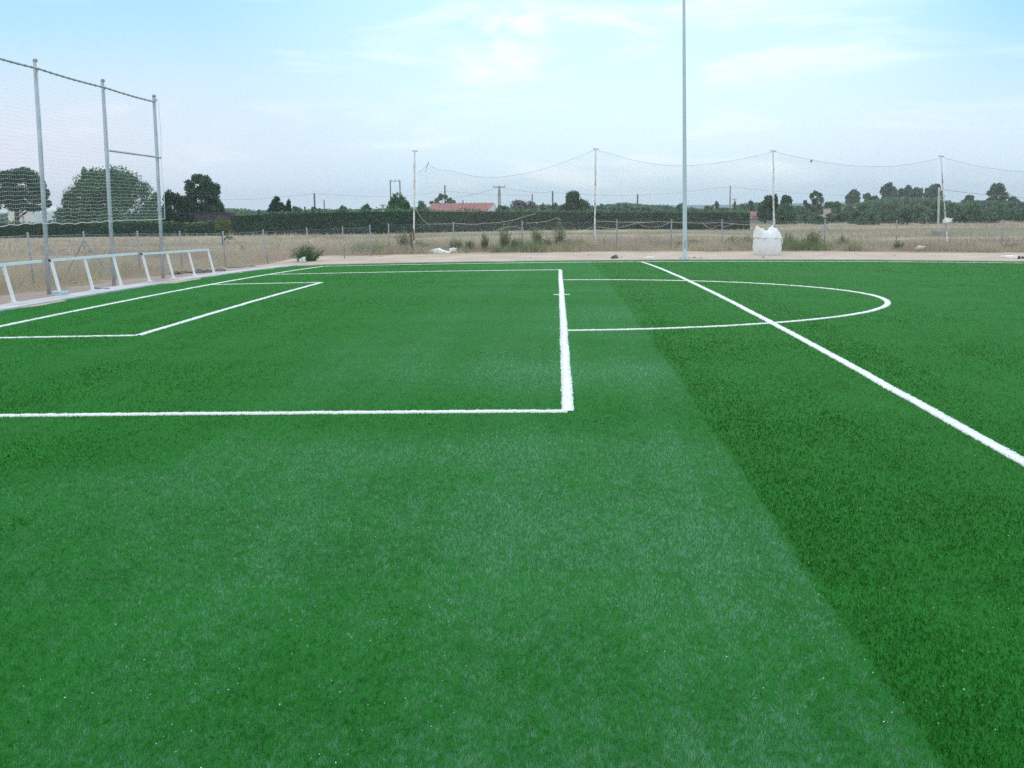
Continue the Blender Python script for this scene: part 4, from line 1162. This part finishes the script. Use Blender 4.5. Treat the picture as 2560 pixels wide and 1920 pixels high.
W_ = [
 (1010, 630, 52, 56, 'tall green and brown weed left of the first net post', 'weed'),
 (1052, 630, 50, 30, 'brownish weed behind the plastic sheet', 'weed'),
 (1140, 629, 40, 36, 'green weed right of the plastic sheet', 'weed'),
 (1172, 630, 38, 28, 'low brown weed between the sheet and the tall pair', 'weed'),
 (1212, 630, 30, 46, 'upright green weed, leftmost of the row by the net', 'weed'),
 (1262, 628, 40, 72, 'tallest feathery weed left of the middle net post', 'weed'),
 (1290, 629, 44, 36, 'bushy green weed between the two tallest weeds', 'weed'),
 (1343, 627, 36, 72, 'second tall feathery weed with a broad green head', 'weed'),
 (1368, 628, 32, 34, 'small upright weed between the tall feathery weeds', 'weed'),
 (1399, 626, 38, 76, 'tall dark-stemmed weed nearest the middle net post', 'weed'),
 (1418, 626, 36, 26, 'low green weed right of the dark-stemmed one', 'weed'),
 (1450, 625, 36, 30, 'small round weed left of the middle net post', 'weed'),
 (1513, 624, 38, 24, 'small pale weed right of the middle net post', 'weed'),
 (1700, 622, 26, 18, 'small green tuft behind the mast', 'weed'),
 (1740, 620, 66, 20, 'low grey brown weed right of the mast', 'weed'),
 (1832, 622, 60, 30, 'reddish brown weed left of the bulk bag', 'weed'),
 (1868, 622, 40, 34, 'green weed hugging the left side of the bulk bag', 'weed'),
 (1970, 622, 50, 40, 'green bush right of the bulk bag', 'weed'),
 (2032, 626, 56, 52, 'bushy dark green weed right of the bulk bag, tallest there', 'weed'),
 (2106, 624, 40, 34, 'loose green weed right of the braced fence post', 'weed'),
 (2245, 627, 34, 26, 'green weed at the foot of a fence post', 'weed'),
 (2288, 626, 30, 22, 'small weed at the torn white bag', 'weed'),
 (2318, 627, 30, 16, 'low weed right of the torn white bag', 'weed'),
 (2415, 629, 58, 24, 'low wide dark green weed at the right', 'weed'),
 (2530, 626, 60, 18, 'low brown weed at the right edge', 'weed'),
]
for i, (px, py, w_, h_, lb, m_) in enumerate(W_):
    stem_plant(px, py, w_, h_, lb, M['weed'], n=int(26+w_*1.2), leaf=0.075, leafn=12, group='weeds along the far fence')
for i, (px, py, w_, h_, lb) in enumerate([
 (247, 690, 60, 46, 'grey green weed in the dry grass behind the second railing'),
 (322, 690, 50, 36, 'green weed behind the posts of the second railing'),
 (395, 660, 70, 60, 'tall grey green weed clump between the steel posts'),
 (608, 640, 22, 30, 'small green shoot in the dry grass left of the bush'),
 (690, 640, 40, 30, 'grey green tuft left of the corner bush')]):
    stem_plant(px, py, w_, h_, lb, M['weed'], n=34, leaf=0.05, leafn=7, group='weeds in the dry grass')

# dry grass
def grass_stuff(name, n, fx, label, hmin, hmax, wd, lean=0.35, material=None):
    x, y, hs = fx(n)
    n = len(x)
    z = gnd(x, y); h = rng.uniform(hmin, hmax, n)*hs
    an = rng.uniform(0, math.pi, n); w = wd*rng.uniform(0.6, 1.4, n)
    dx, dy = np.cos(an)*w/2, np.sin(an)*w/2
    V = np.empty((n, 3, 3))
    V[:, 0] = np.stack([x-dx, y-dy, z-0.02], -1); V[:, 1] = np.stack([x+dx, y+dy, z-0.02], -1)
    V[:, 2] = np.stack([x+rng.normal(0, lean, n)*h, y+rng.normal(0, lean, n)*h, z+h], -1)
    tone = np.clip(0.22+0.55*vnoise(x*0.35, y*0.35, 50)+rng.normal(0, 0.13, n), 0, 1)
    o = np_mesh(name, V, 3, tone, material or M['dry']); tag(o, label, 'grass', kind='stuff')
def left_band(n):
    y = rng.uniform(17, 56, n); x = rng.uniform(-22, -12.6, n)
    edge = -13.0+0.6*(vnoise(y*0.5, y*0, 3)-0.5)+np.where(y > 46, (y-46)*0.42, 0)
    ok = (x < edge)
    hs = np.clip((edge-x)/1.6, 0.25, 1)*(0.55+0.75*vnoise(x*0.6, y*0.6, 8))
    return x[ok], y[ok], hs[ok]
grass_stuff('dry_grass', 85000, left_band, 'tall dry grey-brown grass behind the railings and wire fence', 0.35, 0.75, 0.012)
def far_band(n):
    x = rng.uniform(-14, 30, n); y = 53.6+rng.gamma(2.0, 1.6, n)
    c = vnoise(x*0.55, y*0.5, 61)
    y = y+1.2*(vnoise(x*0.4, x*0, 2)-0.5)
    ok = (rng.random(n) < 0.15+c*1.1)
    return x[ok], y[ok], (0.35+0.9*c)[ok]
grass_stuff('dry_grass', 80000, far_band, 'ragged dry grass and weeds along the far wire fence', 0.2, 0.6, 0.02)
def green_band(n):
    a, b, c, d = (at(px, 620, 55.5)[0] for px in (860, 1480, 1800, 2140))
    x = np.where(rng.random(n) < 0.62, rng.uniform(a, b, n), rng.uniform(c, d, n)); y = 54.2+rng.gamma(2.0, 0.7, n)
    k = vnoise(x*1.1, y*0.7, 63); k2 = vnoise(x*4.0, y*2.0, 64)
    ok = rng.random(n) < np.clip((k-0.35)*2.2, 0, 1)*(0.3+0.7*k2)
    return x[ok], y[ok], (0.35+1.0*k*k2+0.2*k)[ok]
grass_stuff('green_weeds', 26000, green_band, 'low green and brownish weeds lining the far wire fence', 0.25, 0.75, 0.022, 0.4, M['weed'])
def field(n):
    u = rng.random(n); y = 1/(1/58.0-u*(1/58.0-1/170.0)); x = rng.uniform(-0.55, 0.62, n)*y
    c = vnoise(x*0.12, y*0.3, 71)
    ok = rng.random(n) < np.clip((c-0.25)*1.8, 0.05, 1)
    return x[ok], y[ok], (0.3+1.0*c)[ok]
grass_stuff('field_grass', 90000, field, 'dry tussocky grass of the fallow field beyond the fences', 0.12, 0.42, 0.06, 0.6)

# ------------------------------------------------------------------ buildings
def house(px0, px1, ridge_y, eave_y, Y, label, depth=7.0, gable_px=None):
    a, b = at(px0, eave_y, Y), at(px1, eave_y, Y); rz = at((px0+px1)/2, ridge_y, Y+depth/2)[2]
    z0 = float(gnd((a[0]+b[0])/2, Y)); ez = (a[2]+b[2])/2
    root = empty('house', ((a[0]+b[0])/2, Y+depth/2, z0), label, 'house')
    mb = MB(); x0, x1 = a[0], b[0]; y0, y1 = Y, Y+depth; ym = Y+depth/2
    v = [(x0, y0, z0), (x1, y0, z0), (x1, y1, z0), (x0, y1, z0), (x0, y0, ez), (x1, y0, ez), (x1, y1, ez), (x0, y1, ez), (x0, ym, rz-0.1), (x1, ym, rz-0.1)]
    mb.v = v; mb.f = [(0, 1, 5, 4), (2, 3, 7, 6), (1, 2, 6, 9, 5), (3, 0, 4, 8, 7)]
    mb.build('wall', M['plaster'], root)
    mb = MB(); o = 0.35
    for s, yy in ((-1, y0-o), (1, y1+o)):
        drop = (rz-ez)/(depth/2)*o
        mb.v += [(x0-o, yy, ez-drop), (x1+o, yy, ez-drop), (x1+o, ym, rz), (x0-o, ym, rz), (x0-o, yy, ez-drop+0.12), (x1+o, yy, ez-drop+0.12), (x1+o, ym, rz+0.12), (x0-o, ym, rz+0.12)]
        n = len(mb.v)-8
        mb.f += [(n, n+1, n+2, n+3), (n+4, n+5, n+6, n+7), (n, n+1, n+5, n+4), (n+1, n+2, n+6, n+5), (n, n+3, n+7, n+4)]
    # tile courses
    for i in range(int((x1-x0)/0.45)):
        xx = x0-o+0.2+i*0.45
        mb.tube([(xx, y0-o, ez-(rz-ez)/(depth/2)*o+0.13), (xx, ym, rz+0.13)], 0.07, 5, False)
    mb.build('roof', M['roof_tile'], root)
    return root, (x0, x1, y0, y1, z0, ez, rz)
h_, (x0, x1, y0, y1, z0, ez, rz) = house(1076, 1222, 510.5, 532, 128, 'low house with a long red tiled roof behind the hedge', 9.0)
for k in range(4):
    xx = x0+(k+0.6)*(x1-x0)/4.4
    mb = MB(); mb.box((xx, y0-0.03, z0+1.0), (0.9, 0.08, 1.0)); w_ = mb.build('window', M['dark_glass'], h_)
# white gable wing at the right end
gx0, gx1 = at(1218, 525, 126)[0], at(1234, 525, 126)[0]
mb = MB(); gz0 = float(gnd(gx0, 126)); tz_ = at(1230, 511, 126)[2]; ez_ = at(1230, 529, 126)[2]
mb.v = [(gx0, 126, gz0), (gx1, 126, gz0), (gx1, 126, tz_), (gx0, 126, ez_), (gx0, 131, gz0), (gx1, 131, gz0), (gx1, 131, tz_), (gx0, 131, ez_)]
mb.f = [(0, 1, 2, 3), (7, 6, 5, 4), (1, 5, 6, 2), (0, 3, 7, 4), (3, 2, 6, 7)]
mb.build('gable', M['plaster'], h_)
# chimney stub left of the round tree
cp = at(957, 513, 118); cz = float(gnd(cp[0], 118))
r = empty('chimney_stack', (cp[0], 118, cz), 'small dark capped chimney beside the bright green rounded tree', 'chimney')
mb = MB(); mb.box((cp[0], 118, (cz+cp[2])/2-0.05), (0.22, 0.22, cp[2]-cz-0.1)); mb.build('shaft', M['beige_wall'], r)
mb = MB(); mb.box((cp[0], 118, cp[2]), (0.42, 0.42, 0.10)); mb.build('cap', M['brown_wall'], r)
# small red-roofed shed at the hedge's right end
h2, q = house(1882, 1912, 531, 540, 140, 'small shed with a red roof at the right end of the hedge', 4.0)
mb = MB(); mb.box(((q[0]+q[1])/2+0.3, q[2]-0.03, q[4]+0.8), (0.7, 0.08, 1.5)); mb.build('door', M['dark_glass'], h2)
wall('boundary_wall', 1874, 1970, 546, 128, 'low grey block wall right of the hedge', M['conc_pole'], 'wall')
# beige ruined wall up the slope
wall('ruined_wall', 2059, 2077, 523, 172, 'broken beige wall standing among the scrub', M['beige_wall'])
wall('ruined_wall', 2100, 2142, 518.5, 205, 'long low beige wall behind the scrub, under the leftmost pine', M['beige_wall'])
# poly tunnel seen under the left tree
def tunnel():
    a, b = at(20, 537, 150), at(84, 537, 150); z0 = float(gnd(a[0], 150)); top = at(52, 514, 150)[2]
    root = empty('poly_tunnel', ((a[0]+b[0])/2, 153, z0), 'white plastic hoop tunnel seen under the left tree', 'greenhouse')
    mb = MB(); n = 14; ez = at(52, 537, 150)[2]
    for yy in (150, 158):
        for i in range(n+1):
            t = math.pi*i/n; mb.v.append(((a[0]+b[0])/2-math.cos(t)*(b[0]-a[0])/2, yy, ez+math.sin(t)**0.8*(top-ez)))
    for i in range(n): mb.f.append((i, i+1, n+2+i, n+1+i))
    mb.f.append(tuple(range(n+1))); mb.f.append(tuple(range(2*n+1, n, -1)))
    mb.box(((a[0]+b[0])/2, 154, (z0+ez)/2-0.005), (b[0]-a[0], 8.0, ez-z0-0.01))
    mb.build('cover', M['plaster'], root)
    mb = MB()
    c = MB(); 
    for yy in (149.95, 154):
        c.tube([((a[0]+b[0])/2-math.cos(math.pi*i/n)*((b[0]-a[0])/2+0.03), yy, ez+math.sin(math.pi*i/n)**0.8*(top-ez)+0.03) for i in range(n+1)], 0.06, 5)
    c.tube([((a[0]+b[0])/2+0.3, 149.93, z0), ((a[0]+b[0])/2+0.3, 149.93, top+0.5)], 0.10, 6)
    c.build('hoop', M['galv_dark'], root)
tunnel()

# ------------------------------------------------------------------ poles and cables
def pole(px, ytop, Y, r, label, material=None, arm=0.0, group='utility poles across the horizon', zb=None):
    t = at(px, ytop, Y); z0 = float(gnd(t[0], Y)); b = np.array([t[0], Y, z0])
    root = empty('utility_pole', b, label, 'pole', group)
    mb = MB(); mb.tube([b-np.array([0, 0, .2]), b*0.5+t*0.5, t], [r*1.25, r*1.1, r], 8); mb.build('shaft', material or M['wood_pole'], root, smooth=True)
    mb = MB()
    if arm:
        mb.bar(t+np.array([-arm, 0, -0.1]), t+np.array([arm, 0, -0.1]), 0.10, 0.10); mb.build('crossarm', M['wood_pole'], root)
        for s in (-0.95, 0, 0.95):
            mb = MB(); q = t+np.array([arm*s, 0, -0.04]); mb.tube([q, q+np.array([0, 0, .12]), q+np.array([0, 0, .2])], [.05, .07, .03], 6); mb.build('insulator', M['galv'], root)
    else:
        q = t+np.array([0, -r, -0.3]); mb.tube([q, q+np.array([0, -.15, 0.05]), q+np.array([0, -.15, .2])], [.03, .05, .03], 6); mb.build('insulator', M['galv'], root)
    return t
pole(785.5, 483, 170, 0.13, 'dark wooden pole above the hedge, right of the small conifer')
pole(810, 499.5, 230, 0.11, 'shorter thin pole just right of the dark wooden pole')
pole(1112, 463, 160, 0.10, 'thin pole rising through the sparse tree by the red roof')
pole(1248, 465.5, 140, 0.17, 'stout concrete pole with a crossarm right of the red roof', M['conc_pole'], 0.75)
pole(1330.5, 485, 200, 0.10, 'thin pole over the grey thicket')
pole(1291, 497, 260, 0.11, 'short distant pole over the left of the grey thicket')
pole(1381.5, 477, 175, 0.12, 'dark pole left of the dome-shaped tree')
pole(1594, 484.5, 185, 0.12, 'dark pole right of the twin cypresses')
pole(1826, 463.5, 175, 0.10, 'slender pole between the mast and the third net post', M['conc_pole'])
pole(1836.5, 498, 250, 0.07, 'tiny distant pole with a crossarm right of the slender pole', None, 0.5)
# H-frame
aL, aR = at(975.5, 453, 150), at(999.5, 453, 150); zz = float(gnd(aL[0], 150))
r = empty('h_frame_pylon', ((aL[0]+aR[0])/2, 150, zz), 'H-frame of two dark poles joined by a top beam above the round tree', 'pylon')
for a in (aL, aR):
    mb = MB(); mb.tube([(a[0], 150, zz-.2), (a[0], 150, a[2]+0.05)], 0.075, 8); mb.build('leg', M['wood_pole'], r, smooth=True)
mb = MB(); mb.bar((aL[0]-.15, 150, aL[2]), (aR[0]+.15, 150, aR[2]), 0.09, 0.09); mb.build('crossbeam', M['galv_dark'], r)
for s in (0.1, 0.5, 0.9):
    q = aL*(1-s)+aR*s; mb = MB(); mb.tube([q, q+np.array([0, 0, .15]), q+np.array([0, 0, .25])], [.05, .07, .04], 6); mb.build('insulator', M['galv_dark'], r)
# concrete pole with a footing at the right
t = at(2347.5, 468, 78); b = site(2345, 588); b = np.array([at(2345, 588, 78)[0], 78, 0]); b[2] = float(gnd(b[0], 78))
r = empty('concrete_post', b, 'square concrete post on a footing block in the right field', 'post')
mb = MB(); mb.bar(b, t, 0.12, 0.12); mb.build('shaft', M['concrete'], r)
mb = MB(); mb.box(b+np.array([0.1, 0, 0.18]), (0.78, 0.6, 0.36)); mb.build('footing', M['conc_pole'], r)
for zf in (0.80, 0.93):
    q = b*(1-zf)+t*zf; mb = MB(); mb.tube([q+np.array([0, 0, 0]), q+np.array([0.22, -0.02, 0.02])], [0.03, 0.05], 6); mb.build('insulator', M['galv'], r)

def cable(pts, Yv, label, rad=0.014):
    P = [at(x, y, Yv) for x, y in pts]
    o = None
    mb = MB(); mb.tube(P, rad, 4, False); mb.build
    return tag(mb.build('power_cable', M['cable'], origin=tuple(P[0])), label, 'cable', 'power cables across the sky')
cable([(470, 499), (560, 499.5), (640, 498), (720, 491), (785.5, 484)], 170, 'cable from the left trees to the dark wooden pole')
cable([(785.5, 484), (850, 488.5), (920, 492), (1000, 491.5), (1060, 485), (1112, 478)], 165, 'sagging cable from the dark wooden pole to the thin pole by the roof')
cable([(1112, 477), (1160, 482), (1230, 487), (1330.5, 488)], 175, 'cable from the roof pole towards the grey thicket')
cable([(1135, 494), (1187, 486), (1222, 476), (1248, 469)], 142, 'cable rising to the stout concrete pole from the roof')
cable([(1248, 469), (1280, 474), (1330, 481), (1355, 482.5), (1381.5, 478)], 155, 'cable from the stout concrete pole to the dark pole right of it')
cable([(1381.5, 480), (1440, 485.5), (1500, 488), (1594, 489)], 180, 'cable from the dark pole to the one beyond the middle net post')
cable([(1594, 488.5), (1660, 485), (1720, 479), (1780, 471), (1826, 467)], 180, 'cable climbing behind the mast to the slender pole')
cable([(1826, 467), (1900, 475), (1980, 482), (2060, 487), (2140, 489)], 180, 'cable from the slender pole towards the wooded rise')
cable([(2352, 474), (2420, 482), (2500, 490), (2620, 500)], 90, 'cable from the concrete post out of the right edge')

# bird on the net rope
c = at(2028, 403, 54.9); mb = MB(); lump(mb, c, 0.05, 0.04, 0.06, 6, 8, 2, 0.2); mb.tube([c+np.array([0.02, 0, 0.04]), c+np.array([0.04, 0, 0.085])], [0.03, 0.012], 6)
tag(mb.build('net_knot', M['cable'], origin=tuple(c)), 'small dark knot on the net top rope right of the third post', 'knot')

# ------------------------------------------------------------------ far hills
def mountains():
    xs = np.linspace(-900, 1300, 90); mb = MB()
    for i, x in enumerate(xs):
        h = -5.6+1.9*math.exp(-((x-400)/150)**2)+0.8*float(vnoise(np.array([x*0.011]), np.array([0.3]), 5)[0])
        mb.v += [(x, 1400, -14), (x, 1480, h), (x, 1600, -14)]
    for i in range(len(xs)-1):
        a = 3*i; mb.f += [(a, a+3, a+4, a+1), (a+1, a+4, a+5, a+2)]
    o = mb.build('mountains', M['mount'], smooth=True); o['kind'] = 'structure'
mountains()

# ------------------------------------------------------------------ air
hz = MB(); hz.box((0, 640, -3), (3100, 2160, 44))
hm = bpy.data.materials.new('haze'); hm.use_nodes = True; hnt = hm.node_tree; hnt.nodes.clear()
ho = N(hnt, 'ShaderNodeOutputMaterial'); hv = N(hnt, 'ShaderNodeVolumePrincipled')
hv.inputs['Color'].default_value = (0.88, 0.96, 1.0, 1); hv.inputs['Density'].default_value = 0.00045; hv.inputs['Anisotropy'].default_value = 0.2
hnt.links.new(hv.outputs[0], ho.inputs['Volume'])
tag(hz.build('haze', hm), kind='stuff')
# ------------------------------------------------------------------ light
SUN_EL, SUN_AZ = math.radians(38), math.radians(12)    # azimuth measured from +Y towards +X
w = bpy.data.worlds.new('World'); scene.world = w; w.use_nodes = True
nt = w.node_tree; nt.nodes.clear()
out = N(nt, 'ShaderNodeOutputWorld'); bg = N(nt, 'ShaderNodeBackground'); nt.links.new(bg.outputs[0], out.inputs[0])
sky = N(nt, 'ShaderNodeTexSky', sky_type='NISHITA'); sky.sun_disc = False
sky.sun_elevation = SUN_EL; sky.sun_rotation = SUN_AZ; sky.air_density = 1.0; sky.dust_density = 2.5
tc = N(nt, 'ShaderNodeTexCoord'); sp = N(nt, 'ShaderNodeSeparateXYZ'); nt.links.new(tc.outputs['Generated'], sp.inputs[0])
z = sp.outputs['Z']; x = sp.outputs['X']
veil = ramp(nt, [(0.0, (6.4, 8.7, 11.0)), (0.05, (6.9, 9.0, 11.0)), (0.10, (6.2, 9.0, 10.9)), (0.19, (3.5, 7.8, 10.2)), (0.34, (4.9, 8.6, 10.5)), (0.55, (9.5, 10.8, 11.4)), (1.0, (11.2, 12.2, 12.8))], z)
# rosy band low on the left, deeper blue to the upper right
low = mathn(nt, 'MULTIPLY', mathn(nt, 'SUBTRACT', 1.0, smooth(nt, z, 0.04, 0.15)), mathn(nt, 'SUBTRACT', 1.0, smooth(nt, x, -0.55, -0.1)))
veil = mixc(nt, mathn(nt, 'MULTIPLY', low, 0.8), veil, (8.8, 8.7, 10.2))
rgt = mathn(nt, 'MULTIPLY', smooth(nt, x, 0.18, 0.55), smooth(nt, z, 0.02, 0.2))
veil = mixc(nt, mathn(nt, 'MULTIPLY', rgt, 1.0), veil, (0.6, 5.9, 10.3))
# brighter thin cloud where the sun stands behind it
sd = Vector((math.sin(SUN_AZ)*math.cos(SUN_EL), math.cos(SUN_AZ)*math.cos(SUN_EL), math.sin(SUN_EL)))
vd = N(nt, 'ShaderNodeVectorMath', operation='DOT_PRODUCT'); nt.links.new(tc.outputs['Generated'], vd.inputs[0]); vd.inputs[1].default_value = (math.sin(math.radians(2))*math.cos(math.radians(15)), math.cos(math.radians(2))*math.cos(math.radians(15)), math.sin(math.radians(15)))
glow = smooth(nt, vd.outputs['Value'], 0.935, 0.998)
mp = N(nt, 'ShaderNodeMapping'); mp.inputs['Scale'].default_value = (3.2, 3.2, 17.0); mp.inputs['Rotation'].default_value = (0, math.radians(-9), 0)
nt.links.new(tc.outputs['Generated'], mp.inputs[0])
cl = N(nt, 'ShaderNodeTexNoise'); cl.inputs['Scale'].default_value = 1.6; cl.inputs['Detail'].default_value = 7; cl.inputs['Roughness'].default_value = 0.55; cl.inputs['Distortion'].default_value = 0.5
nt.links.new(mp.outputs[0], cl.inputs['Vector'])
clm = mathn(nt, 'MULTIPLY', smooth(nt, cl.outputs['Fac'], 0.50, 0.70), mathn(nt, 'ADD', 0.35, mathn(nt, 'MULTIPLY', glow, 0.45)))
mx1 = mixc(nt, mathn(nt, 'MULTIPLY', glow, 0.42), veil, (8.6, 12.2, 13.2))
mx2 = mixc(nt, mathn(nt, 'MULTIPLY', clm, 0.9), mx1, (10.6, 11.8, 12.4))
# a few brighter cloud banks: azimuth and elevation in degrees, half widths, strength
c2 = N(nt, 'ShaderNodeTexNoise'); c2.inputs['Scale'].default_value = 15.0; c2.inputs['Detail'].default_value = 7; c2.inputs['Distortion'].default_value = 0.6
mp2 = N(nt, 'ShaderNodeMapping'); mp2.inputs['Scale'].default_value = (1, 1, 2.6); nt.links.new(tc.outputs['Generated'], mp2.inputs[0]); nt.links.new(mp2.outputs[0], c2.inputs['Vector'])
rag = smooth(nt, c2.outputs['Fac'], 0.40, 0.72)
acc = None
for az, el, sa, se, tilt, amp in ((-0.6, 8.9, 3.6, 0.75, 0.05, 1.0), (-3.6, 7.5, 1.3, 0.9, 0.25, 0.95), (-2.2, 6.6, 3.4, 0.5, 0.22, 0.8), (12.5, 6.9, 4.0, 0.35, 0.10, 0.5), (19.0, 10.0, 2.6, 0.5, 0.20, 0.55), (-20.5, 4.6, 5.0, 0.28, 0.05, 0.5), (-23.5, 3.6, 4.0, 0.25, 0.0, 0.45), (-9.0, 4.4, 7.0, 0.5, 0.02, 0.3), (2.5, 10.4, 3.0, 0.5, 0.1, 0.6)):
    a_, e_ = math.radians(az), math.radians(el)
    A = (math.cos(a_), -math.sin(a_), 0.0); E_ = (-math.sin(a_)*math.sin(e_), -math.cos(a_)*math.sin(e_), math.cos(e_))
    du = N(nt, 'ShaderNodeVectorMath', operation='DOT_PRODUCT'); nt.links.new(tc.outputs['Generated'], du.inputs[0]); du.inputs[1].default_value = A
    dv = N(nt, 'ShaderNodeVectorMath', operation='DOT_PRODUCT'); nt.links.new(tc.outputs['Generated'], dv.inputs[0]); dv.inputs[1].default_value = E_
    u_ = mathn(nt, 'DIVIDE', du.outputs['Value'], math.radians(sa))
    v_ = mathn(nt, 'DIVIDE', mathn(nt, 'SUBTRACT', dv.outputs['Value'], mathn(nt, 'MULTIPLY', du.outputs['Value'], tilt)), math.radians(se))
    q_ = mathn(nt, 'ADD', mathn(nt, 'MULTIPLY', u_, u_), mathn(nt, 'MULTIPLY', v_, v_))
    g_ = mathn(nt, 'MULTIPLY', mathn(nt, 'POWER', 2.718, mathn(nt, 'MULTIPLY', q_, -0.7)), amp)
    acc = g_ if acc is None else mathn(nt, 'ADD', acc, g_)
acc = mathn(nt, 'MULTIPLY', acc, rag, True)
mx2 = mixc(nt, mathn(nt, 'MULTIPLY', acc, 0.8), mx2, (11.4, 11.4, 11.8))
# the part of the sky behind the photographer is brighter
back = mathn(nt, 'MULTIPLY', mathn(nt, 'SUBTRACT', 1.0, smooth(nt, sp.outputs['Y'], -0.7, 0.25)), 0.9)
mx2 = mixc(nt, back, mx2, (12.8, 13.0, 13.2))
fin = mixc(nt, 0.88, sky.outputs[0], mx2)
nt.links.new(fin, bg.inputs['Color'])
bg.inputs['Strength'].default_value = 0.1

sl = bpy.data.lights.new('sun', 'SUN'); sl.energy = 1.4; sl.angle = math.radians(25); sl.color = (1.0, 0.92, 0.82)
so = bpy.data.objects.new('sun', sl); COL.objects.link(so)
so.rotation_euler = (-sd).to_track_quat('-Z', 'Y').to_euler()
so.location = (0, 0, 30)

# ------------------------------------------------------------------ camera
cam = bpy.data.cameras.new('camera'); cam.sensor_width = 36.0; cam.lens = FPX/2560*36.0
cam.clip_start = 0.1; cam.clip_end = 12000
co = bpy.data.objects.new('camera', cam); COL.objects.link(co)
m3 = Matrix((CR, CU, -F)).transposed()
co.matrix_world = Matrix.Translation(EYEP) @ m3.to_4x4()
scene.camera = co

scene.view_settings.view_transform = 'Standard'; scene.view_settings.look = 'None'
scene.view_settings.exposure = 0.0; scene.view_settings.gamma = 1.0
scene.cycles.max_bounces = 6; scene.cycles.diffuse_bounces = 3; scene.cycles.transparent_max_bounces = 4
scene.cycles.use_denoising = False
